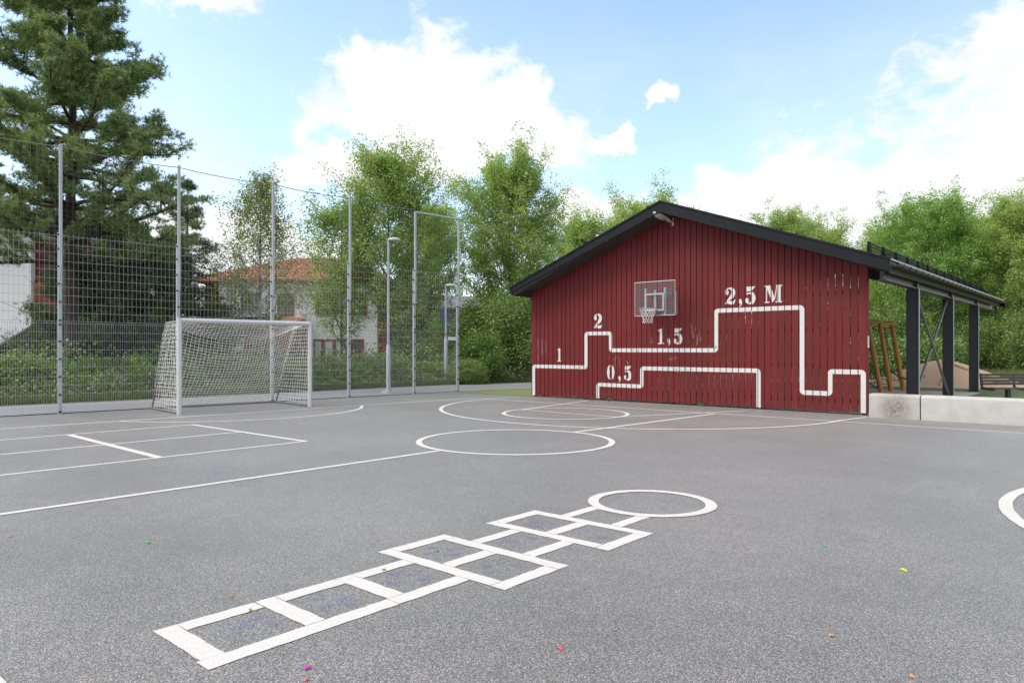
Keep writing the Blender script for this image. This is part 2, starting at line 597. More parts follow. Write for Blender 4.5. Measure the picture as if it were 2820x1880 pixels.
link('turf_strip', sheet([(-17.9, 17.42), (-14.2, 17.55), (-14.2, 36), (-15.6, 36), (-16.1, 30), (-16.8, 25.0), (-17.42, 21.2), (-17.95, 19.3), (-18.3, 17.75)], 0.008).mesh('turf_strip'), 'turf', kind='structure')
link('turf_field', sheet([(-14.2, 17.75), (45, 17.6), (45, 48), (-14.2, 48)], 0.0).mesh('turf_field'), 'turf', kind='structure')
link('pavilion_paving', sheet([(-14.35, 17.72), (-3.3, 17.72), (-4.1, 26.9), (-4.08, 29.5), (-14.35, 29.6)], 0.006).mesh('pavilion_paving'), 'beige_rubber', kind='structure')


def off_strip(pts, w, z, closed=False, jit=0.0, step=None, rng=random.Random(3)):
    """flat strip of width w along a polyline"""
    P = [Vector((x, y)) for x, y in pts]
    if step:
        Q = []
        for a, b in zip(P[:-1], P[1:]):
            n = max(1, int((b - a).length / step))
            Q += [a.lerp(b, i / n) for i in range(n)]
        P = Q + [P[-1]]
    m = MB()
    L = []
    n = len(P)
    for i, p in enumerate(P):
        if closed:
            d = (P[(i + 1) % n] - P[i - 1]).normalized()
        else:
            d = (P[min(i + 1, n - 1)] - P[max(i - 1, 0)]).normalized()
        nn = Vector((-d.y, d.x))
        m.v.append((*(p + nn * (w / 2 + rng.uniform(-jit, jit))), z))
        m.v.append((*(p - nn * (w / 2 + rng.uniform(-jit, jit))), z))
    for i in range(n if closed else n - 1):
        j = (i + 1) % n
        m.f.append((2 * i, 2 * i + 1, 2 * j + 1, 2 * j))
    return m


def arc(cx, cy, r, a0, a1, n=64):
    return [(cx + r * math.cos(R(a0 + (a1 - a0) * i / n)), cy + r * math.sin(R(a0 + (a1 - a0) * i / n))) for i in range(n + 1)]


LZ = [0.004]


def paint(name, m, label=None):
    o = link(name, m.mesh(name), 'road_paint', court, label=label)
    return o


def pline(pts, w, jit=0.004, z=0.004, label=None, name='painted_line'):
    return paint(name, off_strip(pts, w, z, jit=jit, step=0.06), label)


def pring(cx, cy, ro, w, z=0.005, label=None):
    r = ro - w / 2
    n = int(2 * math.pi * r / 0.05)
    pts = [(cx + r * math.cos(2 * math.pi * i / n), cy + r * math.sin(2 * math.pi * i / n)) for i in range(n)]
    return paint('painted_circle', off_strip(pts, w, z, closed=True, jit=0.003), label)


pline([(-16.33, 0.85), (-15.45, 15.66)], 0.09, z=0.0040, label='goal line running in front of the football goal')
pline([(-15.5, 15.68), (14, 15.58)], 0.09, z=0.0047, label='far side line in front of the red wall')
pline([(-16.4, 0.84), (6, 0.84)], 0.10, z=0.0040)
pline([(-7.77, 0.9), (-7.77, 7.18)], 0.095, z=0.0050, label='centre line leading to the big circle')
pline([(-7.68, 10.44), (-7.42, 15.64)], 0.10, z=0.0050)
pring(-7.70, 8.82, 1.63, 0.10, 0.0057, label='large centre circle')
pts3 = [(-14.77, 17.1)] + arc(-9.75, 15.9, 5.02, 180, 360, 160) + [(-4.5, 17.0)]
pline(pts3, 0.095, z=0.0064, label='big throw arc in front of the basketball hoop')
pline([(-12.12, 17.15), (-11.53, 13.40)], 0.09, z=0.0071)
pline([(-8.67, 13.38), (-7.15, 17.02)], 0.09, z=0.0071)
pline([(-11.55, 13.40), (-8.64, 13.36)], 0.085, z=0.0078)
pring(-10.1, 13.35, 1.5, 0.10, 0.0085, label='free throw circle near the red wall')
garc = [p for p in arc(-17.25, 8.75, 3.28, -80, 80, 120) if p[0] > -16.33 + (p[1] - 0.85) * 0.0595]
pline(garc, 0.09, z=0.0057, label='goal area arc')
pline([(-14.07, -8), (-14.18, 6.44)], 0.08, z=0.0040)
pline([(-10.12, -8), (-10.22, 6.50)], 0.08, z=0.0040)
pline([(-12.0, -8), (-12.27, 6.40)], 0.08, z=0.0040)
pline([(-14.22, 6.42), (-10.2, 6.48)], 0.10, z=0.0047)
pline([(-14.10, 4.22), (-10.15, 4.16)], 0.12, z=0.0047)
pline([p for p in arc(1.95, 8.65, 2.93, 100, 260, 120)], 0.115, z=0.0057, label='arc cut by the right edge')
# hopscotch: flat tape strips laid piece by piece with hairline joints
HX0, HX1 = -3.935, -3.265
tapes = [(HX0, HX1 - 0.124, 1.570, 1.692)]                                   # start bar
tapes += [(HX1 - 0.120, HX1, 1.552, 2.70), (HX0, HX0 + 0.120, 1.697, 2.145)]
tapes += [(HX0, HX1 - 0.124, 2.150, 2.275), (HX0, HX0 + 0.12, 2.280, 2.708), (HX0, HX1 - 0.124, 2.713, 2.838)]
tapes += [(HX1 - 0.120, HX1, 2.704, 3.285), (HX0, HX0 + 0.12, 2.843, 3.285)]
for y in (3.29, 4.445):                                                      # the two double rows
    tapes += [(-4.225, -2.965 - 0.124, y, y + 0.112), (-2.965 - 0.12, -2.965, y, y + 0.668 - 0.116),
              (-4.225, -4.105, y + 0.116, y + 0.668), (-4.101, -2.965, y + 0.668 - 0.112, y + 0.668),
              (-3.66, -3.54, y + 0.116, y + 0.668 - 0.116)]
tapes += [(HX0 + 0.01, HX0 + 0.125, 3.962, 4.441), (HX1 - 0.125, HX1 - 0.01, 3.962, 4.441)]
tapes += [(HX0 + 0.01, HX0 + 0.125, 5.117, 5.60), (HX1 - 0.125, HX1 - 0.01, 5.117, 5.58), (HX0 + 0.129, HX1 - 0.129, 5.53, 5.63)]
hz = 0.0040
for x0, x1, y0, y1 in tapes:
    if x1 - x0 > y1 - y0:
        pts, w = [(x0, (y0 + y1) / 2), (x1, (y0 + y1) / 2)], y1 - y0
    else:
        pts, w = [((x0 + x1) / 2, y0), ((x0 + x1) / 2, y1)], x1 - x0
    pline(pts, w, jit=0.0045, z=hz, name='hopscotch_tape')
pring(-3.58, 6.13, 0.62, 0.105, 0.0065, label='round end of the hopscotch')
# path edge line and flush kerb
pl = [(-22.75, -40), (-22.05, 2), (-21.75, 6), (-21.52, 9), (-21.3, 15), (-21.1, 18.5), (-20.75, 21), (-20.0, 24.6), (-19.0, 30)]
link('path_line', off_strip(pl, 0.11, 0.009, step=1.0).mesh('path_line'), 'road_paint', bpy.data.objects['path'], label='white edge line along the path')
kp = [(-18.28, 17.7), (-17.95, 19.35), (-17.43, 21.2), (-16.8, 25.0), (-16.1, 30), (-15.6, 36)]
mk = off_strip(kp, 0.13, 0.035)
nk = len(mk.v)
mk2 = off_strip(kp, 0.13, -0.02)
mk.f += [(i, i + 2, nk + i + 2, nk + i) for i in range(0, nk - 2)]
mk.v += mk2.v
link('kerb', mk.mesh('kerb'), 'kerb_stone', kind='structure')

# ------------------------------------------------------------------ pavilion with the red slatted gable wall
YW = 17.6                       # front face of the boards
WX0, PITCH, NB = -14.65, 0.169, 59
WX1 = WX0 + PITCH * NB
RX = -9.64                      # ridge
SL = 0.374


def roof_top(x):
    return 5.52 - (SL if x < RX else 0.36) * abs(x - RX)


def soffit(x):
    return roof_top(x) - 0.31


pav = thing('pavilion', 'open pavilion with red slatted gable wall, black pitched roof and dark steel columns', 'pavilion', (0, 0, 0))
rng = random.Random(7)
boards = []
for i in range(NB):
    x0 = WX0 + i * PITCH + 0.0090 + rng.uniform(-0.001, 0.001)
    x1 = WX0 + (i + 1) * PITCH - 0.0090 + rng.uniform(-0.001, 0.001)
    if i == NB - 1:
        x1 = WX1
    if i == 0:
        x0 = WX0
    dyb = rng.uniform(-0.0015, 0.0015)
    zb = 0.045 + rng.uniform(-0.008, 0.008)
    ch = 0.003
    prof = [(x0, YW + 0.0275), (x0, YW + dyb + ch), (x0 + ch, YW + dyb), (x1 - ch, YW + dyb), (x1, YW + dyb + ch), (x1, YW + 0.0275)]
    m = MB()
    m.v = [(x, y, zb) for x, y in prof] + [(x, y, soffit(x) - 0.004) for x, y in prof]
    n = 6
    m.f = [(k, (k + 1) % n, n + (k + 1) % n, n + k) for k in range(n)] + [tuple(range(n - 1, -1, -1)), tuple(range(n, 2 * n))]
    link('board', m.mesh('board'), 'red_board', pav)
    boards.append((x0 + 0.0015, x1 - 0.0015, YW + dyb, zb))
# horizontal rails and end trims behind the boards
for z in (0.30, 1.12, 1.98, 2.84, 3.72, 4.5):
    half = min((5.52 - 0.42 - z) / SL, 4.95) if z > 3.1 else 4.95
    m = MB().box(max(WX0 + 0.03, RX - half), min(WX1 - 0.03, RX + half), YW + 0.0285, YW + 0.075, z - 0.06, z + 0.06)
    link('rail', m.mesh('rail'), 'red_frame', pav)
for x in (WX0 + 0.01, WX0 + 2.45, RX - 0.05, WX1 - 2.5, WX1 - 0.11):
    m = MB().box(x, x + 0.10, YW + 0.077, YW + 0.19, 0.0, soffit(x + 0.05) - 0.05)
    link('wall_post', m.mesh('wall_post'), 'red_frame', pav)
m = MB().box(WX1 + 0.002, WX1 + 0.026, YW + 0.004, YW + 0.145, 0.05, soffit(WX1) - 0.03)
link('corner_trim', m.mesh('corner_trim'), 'red_board', pav)
m = MB().box(WX0 - 0.026, WX0 - 0.002, YW + 0.004, YW + 0.145, 0.05, soffit(WX0) - 0.03)
link('corner_trim', m.mesh('corner_trim'), 'red_board', pav)

# white paint on the boards: each shape is cut at the gaps between the boards
layer = [0]


def clip_slab(poly, a, b):
    for lim, sgn in ((a, 1), (b, -1)):
        out = []
        n = len(poly)
        for i in range(n):
            p, q = poly[i], poly[(i + 1) % n]
            dp, dq = (p[0] - lim) * sgn, (q[0] - lim) * sgn
            if dp >= 0:
                out.append(p)
            if (dp > 0 and dq < 0) or (dp < 0 and dq > 0):
                t = dp / (dp - dq)
                out.append((lim, p[1] + (q[1] - p[1]) * t))
        poly = out
        if len(poly) < 3:
            return []
    return poly


def paint_wall(name, polys, mat='wall_paint', label=None, lift=0.0012):
    m = MB()
    for k, poly in enumerate(polys):
        xs = [p[0] for p in poly]
        for (a, b, y, zb) in boards:
            if b < min(xs) or a > max(xs):
                continue
            q = clip_slab(poly, a, b)
            if q:
                m.poly([(x, y - lift - 0.0003 * (k % 4), max(z, zb + 0.002)) for x, z in q])
    return link(name, m.mesh(name), mat, pav, label=label)


def band(path, w=0.11):
    """band with square inner and round outer corners"""
    polys = []
    h = w / 2
    n = len(path)
    for i in range(n - 1):
        (xa, za), (xb, zb) = path[i], path[i + 1]
        dx, dz = xb - xa, zb - za
        L = math.hypot(dx, dz)
        ux, uz = dx / L, dz / L
        sa = h if i > 0 else 0
        sb = h if i < n - 2 else 0
        nx, nz = -uz, ux
        a = (xa + ux * sa, za + uz * sa)
        b = (xb - ux * sb, zb - uz * sb)
        polys.append([(a[0] + nx * h, a[1] + nz * h), (b[0] + nx * h, b[1] + nz * h), (b[0] - nx * h, b[1] - nz * h), (a[0] - nx * h, a[1] - nz * h)])
        if i < n - 2:
            (xc, zc) = path[i + 2]
            vx, vz = xc - xb, zc - zb
            M = math.hypot(vx, vz)
            vx, vz = vx / M, vz / M
            ix, iz = xb - ux * h + vx * h, zb - uz * h + vz * h    # inner corner
            fan = [(ix, iz)]
            for k in range(9):
                t = math.pi / 2 * k / 8
                fan.append((ix + w * (-vx * math.cos(t) + ux * math.sin(t)), iz + w * (-vz * math.cos(t) + uz * math.sin(t))))
            polys.append(fan)
    return polys


paint_wall('painted_height_line', band([(-14.585, 0.0), (-14.585, 0.97), (-12.53, 0.97), (-12.53, 1.99), (-11.645, 1.985), (-11.645, 1.487), (-8.34, 1.487), (-8.34, 2.528), (-6.12, 2.53), (-6.12, 0.465), (-5.47, 0.463), (-5.47, 0.985), (-4.737, 0.985), (-4.737, 0.0)]), label='long stepped white height line')
paint_wall('painted_height_line', band([(-12.1, 0.0), (-12.1, 0.462), (-10.59, 0.459), (-10.59, 0.972), (-7.198, 0.972), (-7.198, 0.0)]), label='short stepped white height line below')


def stroke(pts, ws):
    out = []
    P = [Vector(p) for p in pts]
    # smooth with Catmull-Rom
    Q, WQ = [], []
    for i in range(len(P) - 1):
        p0, p1, p2, p3 = P[max(i - 1, 0)], P[i], P[i + 1], P[min(i + 2, len(P) - 1)]
        for k in range(5):
            t = k / 5
            Q.append(0.5 * ((2 * p1) + (p2 - p0) * t + (2 * p0 - 5 * p1 + 4 * p2 - p3) * t * t + (3 * p1 - p0 - 3 * p2 + p3) * t ** 3))
            WQ.append(ws[i] + (ws[i + 1] - ws[i]) * t)
    Q.append(P[-1])
    WQ.append(ws[-1])
    E = []
    for i in range(len(Q)):
        d = (Q[min(i + 1, len(Q) - 1)] - Q[max(i - 1, 0)]).normalized()
        nn = Vector((-d.y, d.x)) * WQ[i] / 2
        E.append((tuple(Q[i] + nn), tuple(Q[i] - nn)))
    for (a, b), (c2, d2) in zip(E[:-1], E[1:]):
        out.append([a, c2, d2, b])
    return out


def disc(cx, cy, r):
    return [[(cx + r * math.cos(2 * math.pi * k / 14), cy + r * math.sin(2 * math.pi * k / 14)) for k in range(14)]]


def rect(x0, z0, x1, z1):
    return [[(x0, z0), (x1, z0), (x1, z1), (x0, z1)]]


GL = {
    '1': rect(0.34, 0.0, 0.68, 1.0) + rect(0.08, 0.0, 0.335, 0.075) + rect(0.685, 0.0, 0.96, 0.075) + [[(0.06, 0.84), (0.335, 0.86), (0.335, 1.0)]],
    '2': stroke([(0.10, 0.66), (0.12, 0.86), (0.42, 0.97), (0.70, 0.88), (0.80, 0.70), (0.68, 0.50), (0.36, 0.29), (0.10, 0.08)], [0.05, 0.08, 0.07, 0.24, 0.34, 0.30, 0.13, 0.06])
         + disc(0.22, 0.72, 0.16) + stroke([(0.05, 0.04), (0.28, 0.13), (0.55, 0.10), (0.80, 0.10), (0.97, 0.27)], [0.05, 0.16, 0.22, 0.19, 0.03]),
    '5': [[(0.16, 0.72), (0.62, 0.76), (0.92, 1.0), (0.16, 1.0)]] + rect(0.165, 0.53, 0.235, 0.68)
         + stroke([(0.20, 0.55), (0.42, 0.63), (0.66, 0.55), (0.76, 0.32), (0.66, 0.10), (0.40, 0.03), (0.16, 0.08)], [0.05, 0.08, 0.26, 0.36, 0.26, 0.07, 0.05]) + disc(0.20, 0.20, 0.155),
    '0': stroke([(0.44, 0.985), (0.25, 0.84), (0.20, 0.5), (0.25, 0.16), (0.44, 0.015)], [0.04, 0.20, 0.34, 0.20, 0.04])
         + stroke([(0.56, 0.985), (0.75, 0.84), (0.80, 0.5), (0.75, 0.16), (0.56, 0.015)], [0.04, 0.20, 0.34, 0.20, 0.04]),
    ',': disc(0.45, 0.70, 0.30) + stroke([(0.66, 0.70), (0.64, 0.35), (0.25, 0.02)], [0.26, 0.22, 0.06]),
    'M': rect(0.00, 0.0, 0.30, 0.07) + rect(0.115, 0.07, 0.175, 0.93) + rect(0.0, 0.93, 0.115, 1.0) + [[(0.12, 1.0), (0.36, 1.0), (0.60, 0.24), (0.47, 0.0)], [(0.18, 0.86), (0.18, 0.80), (0.46, 0.03), (0.47, 0.12)]]
         + [[(0.53, 0.04), (0.62, 0.23), (0.72, 0.93), (0.68, 0.93)]] + rect(0.72, 0.07, 0.92, 0.93) + rect(0.64, 0.0, 1.0, 0.07) + rect(0.66, 0.93, 1.0, 1.0),
}


def glyph(ch, x0, x1, z0, z1, name='painted_digit'):
    paint_wall(name, [[(x0 + (x1 - x0) * u, z0 + (z1 - z0) * v) for u, v in p] for p in GL[ch]], label='white stencilled %s' % {',': 'comma'}.get(ch, ch))


glyph('1', -13.645, -13.445, 1.135, 1.545)
glyph('2', -12.25, -11.94, 2.14, 2.57)
glyph('0', -11.78, -11.50, 0.63, 1.045)
glyph(',', -11.395, -11.265, 0.555, 0.735)
glyph('5', -11.195, -10.91, 0.625, 1.03)
glyph('1', -10.09, -9.87, 1.66, 2.085)
glyph(',', -9.80, -9.66, 1.595, 1.82)
glyph('5', -9.605, -9.30, 1.66, 2.085)
glyph('2', -8.105, -7.80, 2.68, 3.11)
glyph(',', -7.745, -7.60, 2.60, 2.81)
glyph('5', -7.56, -7.255, 2.67, 3.11)
glyph('M', -7.06, -6.60, 2.675, 3.11, 'painted_letter')
# scribbles left on the wall
rs = random.Random(21)


def scribble(x0, x1, z0, z1, n, mat, w=0.010, amp=0.5):
    for k in range(n):
        cx = x0 + (x1 - x0) * (k + 0.5) / n
        hw = (x1 - x0) / n * 0.42
        pts = [(cx + rs.uniform(-hw, hw), z0 + (z1 - z0) * rs.random()) for _ in range(4)]
        paint_wall('graffiti_stroke', stroke(pts, [w, w, w, w * 0.7]), mat, lift=0.0032)


scribble(-13.05, -12.45, 0.90, 1.06, 5, 'graffiti_green')
scribble(-11.05, -10.85, 1.43, 1.53, 2, 'graffiti_green')
scribble(-10.75, -10.45, 1.44, 1.53, 3, 'graffiti_green')
scribble(-9.85, -9.0, 0.84, 1.03, 6, 'graffiti_green')
scribble(-14.45, -14.38, 1.1, 1.9, 1, 'graffiti_grey', 0.007)
scribble(-14.28, -14.2, 1.15, 1.9, 1, 'graffiti_grey', 0.007)
scribble(-14.1, -14.03, 1.35, 1.85, 1, 'graffiti_grey', 0.007)
scribble(-10.35, -10.1, 1.62, 2.05, 1, 'graffiti_grey', 0.010)
scribble(-11.6, -11.0, 1.0, 1.35, 3, 'graffiti_grey', 0.008)
scribble(-9.95, -9.3, 1.1, 1.3, 1, 'graffiti_grey', 0.010)
scribble(-9.1, -8.7, 1.6, 2.2, 3, 'graffiti_grey', 0.008)
scribble(-8.5, -8.25, 1.5, 1.62, 1, 'graffiti_green', 0.018)

# roof
YR0, YR1, XL, XR = 16.95, 34.1, -15.06, -4.02
for x0, x1 in ((XL, RX), (RX, XR)):
    side = -1 if x0 == XL else 1
    prof = [(x0, roof_top(x0)), (x1, roof_top(x1)), (x1, roof_top(x1) - 0.05), (x0, roof_top(x0) - 0.05)]
    link('roof_sheet', MB().prism(prof, 'y', YR0 - 0.02, YR1).mesh('roof_sheet'), 'black_metal', pav)
    sx0, sx1 = (x0 + 0.10, x1) if side < 0 else (x0, x1 - 0.10)
    prof = [(sx0, soffit(sx0) + 0.12), (sx1, soffit(sx1) + 0.12), (sx1, soffit(sx1) + 0.02), (sx0, soffit(sx0) + 0.02)]
    link('soffit', MB().prism(prof, 'y', YR0 + 0.05, YR1 - 0.05).mesh('soffit'), 'dark_soffit', pav)
    # fascia along the verge: two boards that meet at the ridge
    for yy, nm in ((YR0, 'fascia'), (YR1 - 0.04, 'fascia')):
        prof = [(x0, roof_top(x0) - 0.052), (x1, roof_top(x1) - 0.052), (x1, roof_top(x1) - 0.325), (x0, roof_top(x0) - 0.20 if side < 0 else roof_top(x0) - 0.325)]
        if side > 0:
            prof[2] = (x1, roof_top(x1) - 0.30)
            prof[3] = (x0, roof_top(x0) - 0.325)
        link(nm, MB().prism(prof, 'y', yy, yy + 0.035).mesh(nm), 'black_metal', pav)
# joints of the verge flashing
for x in (-13.1, -11.3, -8.2, -6.1):
    zt, zb_ = roof_top(x) - 0.048, roof_top(x) - 0.33
    prof = [(x - 0.03, zt), (x + 0.03, zt), (x + 0.03, zb_), (x - 0.03, zb_)]
    link('flashing_joint', MB().prism(prof, 'y', YR0 - 0.004, YR0 + 0.02).mesh('flashing_joint'), 'black_metal', pav)
# purlins and soffit battens along the eaves
for x in (XR - 1.5, XR - 2.6, XR - 3.7, XL + 0.75, XL + 1.7, XL + 2.8):
    z = soffit(x)
    link('purlin', MB().box(x - 0.045, x + 0.045, YW + 0.22, YR1 - 0.1, z - 0.13, z + 0.015).mesh('purlin'), 'beam_grey', pav)
for k in range(5):
    x = XL + 0.12 + k * 0.085
    z = soffit(x)
    link('soffit_batten', MB().box(x, x + 0.03, YR0 + 0.06, YR1 - 0.06, z - 0.02, z + 0.018).mesh('soffit_batten'), 'dark_soffit', pav)
# eave board, gutter and hooks on the right, plain eave board on the left
zr = roof_top(XR)
link('eave_board', MB().box(XR - 0.06, XR - 0.03, YR0 + 0.06, YR1 - 0.06, zr - 0.16, zr - 0.055).mesh('eave_board'), 'beam_grey', pav)
link('eave_board', MB().box(XL + 0.03, XL + 0.06, YR0 + 0.06, YR1 - 0.06, roof_top(XL) - 0.25, roof_top(XL) - 0.055).mesh('eave_board'), 'black_metal', pav)
gx = XR + 0.05
m = MB()
ro, ri = 0.068, 0.060
for k in range(9):
    a0 = math.pi + math.pi * k / 8
    for yy in (YR0 + 0.25, YR1 + 0.12):
        m.v.append((gx + ro * math.cos(a0), yy, zr - 0.10 + ro * math.sin(a0)))
        m.v.append((gx + ri * math.cos(a0), yy, zr - 0.10 + ri * math.sin(a0)))
for k in range(8):
    b = 4 * k
    m.f += [(b, b + 2, b + 6, b + 4), (b + 1, b + 5, b + 7, b + 3)]
m.f += [(0, 1, 3, 2), (32, 34, 35, 33)]
link('gutter', m.mesh('gutter'), 'gutter_grey', pav)
link('drip_edge', MB().box(XR + 0.004, XR + 0.02, YR0 + 0.02, YR1 + 0.02, zr - 0.052, zr - 0.022).mesh('drip_edge'), 'drip_metal', pav)
hook = MB().tube([(XR - 0.02, 0, zr - 0.06), (XR - 0.025, 0, zr - 0.13), (gx - 0.05, 0, zr - 0.165), (gx, 0, zr - 0.185), (gx + 0.06, 0, zr - 0.15), (gx + 0.075, 0, zr - 0.09)], 0.008, 5).mesh('gutter_hook')
for k in range(27):
    o = link('gutter_hook', hook, 'black_metal', pav)
    o.location = (0, YR0 + 0.7 + k * 0.62, 0)
link('downpipe', MB().tube([(gx, YR1 - 0.12, zr - 0.14), (gx, YR1 - 0.12, zr - 0.32)], 0.045, 10).mesh('downpipe', True), 'black_metal', pav)
# snow guards near both eaves
for gxx, nm in ((XR - 0.55, 'right'), (XL + 0.45, 'left')):
    zz = roof_top(gxx)
    y0, y1 = (YR0 + 0.45, YR1 - 1.2)
    m = MB()
    for dz in (0.07, 0.15, 0.235):
        m.tube([(gxx, y0, zz + dz), (gxx, y1, zz + dz)], 0.012, 6)
    yy = y0
    P0, P1 = [], []
    while yy < y1:
        P0.append((gxx, yy, zz + 0.06))
        P1.append((gxx, yy, zz + 0.235))
        yy += 0.085
    sg = link('snow_guard', m.mesh('snow_guard'), 'black_metal', pav)
    link('guard_bars', strings('guard_bars', P0, P1, 0.006, 4), 'black_metal', sg)
    br = MB()
    br.prism([(gxx - 0.05, zz + 0.0), (gxx + 0.08, zz - 0.03), (gxx + 0.03, zz + 0.26), (gxx - 0.03, zz + 0.26)], 'y', -0.02, 0.02)
    bm_ = br.mesh('guard_bracket')
    for k in range(14):
        o = link('guard_bracket', bm_, 'black_metal', sg)
        o.location = (0, y0 + 0.02 + k * (y1 - y0 - 0.04) / 13, 0)
# roof step near the ridge
link('roof_hook', MB().tube([(RX - 0.32, 17.3, roof_top(RX - 0.32) - 0.01), (RX - 0.42, 17.3, roof_top(RX - 0.42) + 0.10), (RX - 0.62, 17.3, roof_top(RX - 0.42) + 0.12)], 0.02, 6).mesh('roof_hook'), 'black_metal', pav)
# ridge beam and rafters of the steel frame
for y in (20.82, 25.42, 30.02):
    for x, cxn in ((-4.4, 'r'), (-14.88, 'l')):
        c = MB()
        hgt = 3.08
        wd, dp = 0.135, 0.05
        c.box(x - wd, x + wd, y - 0.006, y + 0.006, 0.0, hgt)
        web = link('column', c.mesh('column'), 'steel_dark', pav)
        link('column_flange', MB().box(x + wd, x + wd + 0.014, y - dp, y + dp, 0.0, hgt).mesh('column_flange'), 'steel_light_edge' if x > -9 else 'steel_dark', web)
        link('column_flange', MB().box(x - wd - 0.014, x - wd, y - dp, y + dp, 0.0, hgt).mesh('column_flange'), 'steel_dark', web)
        link('base_plate', MB().box(x - 0.2, x + 0.2, y - 0.2, y + 0.2, 0.0065, 0.022).mesh('base_plate'), 'steel_dark', web)
    for s_ in (-1, 1):
        xe = -4.28 if s_ > 0 else -15.0
        prof = [(RX, soffit(RX) - 0.02), (xe, soffit(xe) - 0.02), (xe, soffit(xe) - 0.20), (RX, soffit(RX) - 0.36)]
        link('rafter', MB().prism(prof, 'y', y - 0.07, y + 0.07).mesh('rafter'), 'steel_dark', pav)
for x in (-4.4, -14.88):
    link('eave_beam', MB().box(x - 0.04, x + 0.04, YW + 0.20, YR1 - 0.15, 3.112, 3.30).box(x - 0.10, x + 0.10, YW + 0.20, YR1 - 0.15, 3.085, 3.110).mesh('eave_beam'), 'steel_dark', pav)
    link('eave_purlin', MB().box(x + (0.16 if x > -9 else -0.24), x + (0.24 if x > -9 else -0.16), YW + 0.20, YR1 - 0.12, 3.25, 3.325).mesh('eave_purlin'), 'beam_light', pav)
# cross bracing between the first two columns
for a, b, dxx in (((20.95, 3.0), (25.3, 0.12), 0.03), ((20.95, 0.12), (25.3, 3.0), -0.02)):
    m = MB().tube([(-4.4 + dxx, a[0], a[1]), (-4.4 + dxx, b[0], b[1])], 0.033, 8)
    link('cross_brace', m.mesh('cross_brace', True), 'goal_stay', pav)
link('notice_plate', MB().box(WX1 + 0.028, WX1 + 0.034, YW + 0.02, YW + 0.13, 1.55, 1.82).mesh('notice_plate'), 'sign_white', pav, label='small white plate on the wall end')

# ------------------------------------------------------------------ basketball hoop on the wall
hoop = thing('basketball_hoop', 'steel mesh basketball backboard with rim and white net on the red wall', 'basketball hoop', (-9.945, 17.2, 2.44))
bw, bh = 0.625, 0.93
m = MB()
for x in (-bw, bw):
    m.tube([(x, 0, 0), (x, 0, bh)], 0.014, 6)
for z in (0, bh):
    m.tube([(-bw, 0, z), (bw, 0, z)], 0.0138, 6)
link('frame', m.mesh('frame'), 'galvanised', hoop)
P0, P1 = [], []
k = -bw
while k < bw:
    P0.append((k, 0, 0)); P1.append((k, 0, bh)); k += 0.05
k = 0
while k < bh:
    P0.append((-bw, 0.005, k)); P1.append((bw, 0.005, k)); k += 0.05
link('backboard_mesh', strings('backboard_mesh', P0, P1, 0.0032, 4), 'galvanised', hoop)
m = MB()
m.box(-0.30, -0.25, -0.02, -0.014, 0.12, 0.61).box(0.25, 0.30, -0.02, -0.014, 0.12, 0.61).box(-0.25, 0.25, -0.02, -0.014, 0.56, 0.61).box(-0.25, 0.25, -0.02, -0.014, 0.12, 0.17)
link('target_square', m.mesh('target_square'), 'galvanised', hoop)
for x in (-0.30, 0.0, 0.30):
    top = 0.76 if x else 0.70
    link('mounting_rail', MB().box(x - 0.028, x + 0.028, 0.02, 0.065, 0.02, top).mesh('mounting_rail'), 'galvanised_post', hoop)
for x in (-0.30, 0.30):
    for z in (0.12, 0.62):
        link('wall_arm', MB().box(x - 0.02, x + 0.02, 0.066, 0.398, z - 0.02, z + 0.02).mesh('wall_arm'), 'galvanised_post', hoop)
link('side_plate', MB().box(bw + 0.015, bw + 0.022, -0.01, 0.10, 0.0, 0.62).mesh('side_plate'), 'galvanised', hoop)
rim_c, rim_r, rim_z = (0, -0.37), 0.225, 0.17
rpts = [(rim_c[0] + rim_r * math.cos(2 * math.pi * k / 28), rim_c[1] + rim_r * math.sin(2 * math.pi * k / 28), rim_z) for k in range(29)]
rim = link('rim', MB().tube(rpts, 0.011, 6, caps=False).mesh('rim', True), 'galvanised', hoop)
link('rim_bracket', MB().box(-0.09, 0.09, -0.16, -0.021, rim_z - 0.06, rim_z - 0.012).mesh('rim_bracket'), 'galvanised', hoop)
G = []
NR = 12
for j, (zz, rr) in enumerate(((0, 0.222), (-0.08, 0.195), (-0.16, 0.165), (-0.24, 0.14), (-0.32, 0.125), (-0.39, 0.135))):
    G.append([(rim_c[0] + rr * math.cos(2 * math.pi * (k + 0.5 * j) / NR), rim_c[1] + rr * math.sin(2 * math.pi * (k + 0.5 * j) / NR), rim_z + zz - 0.006 * (k % 2)) for k in range(NR)])
P0, P1 = [], []
for j in range(5):
    for k in range(NR):
        P0 += [G[j][k], G[j][k]]
        P1 += [G[j + 1][k], G[j + 1][(k - 1) % NR]]
link('net', strings('net', P0, P1, 0.0052, 4), 'hoop_net', hoop)

# ------------------------------------------------------------------ lamp under the gable
wl = thing('wall_lamp', 'pale cobra head lamp on a steel bracket below the gable peak', 'lamp', (-9.60, YW - 0.003, 5.02))
link('bracket', MB().box(-0.03, 0.03, -0.012, 0.0, -0.11, 0.11).mesh('bracket'), 'galvanised_post', wl)
link('arm', MB().tube([(0, -0.01, 0.0), (-0.02, -0.10, 0.0), (-0.06, -0.20, 0.03)], [0.03, 0.035, 0.045], 10).mesh('arm', True), 'lamp_shell', wl)


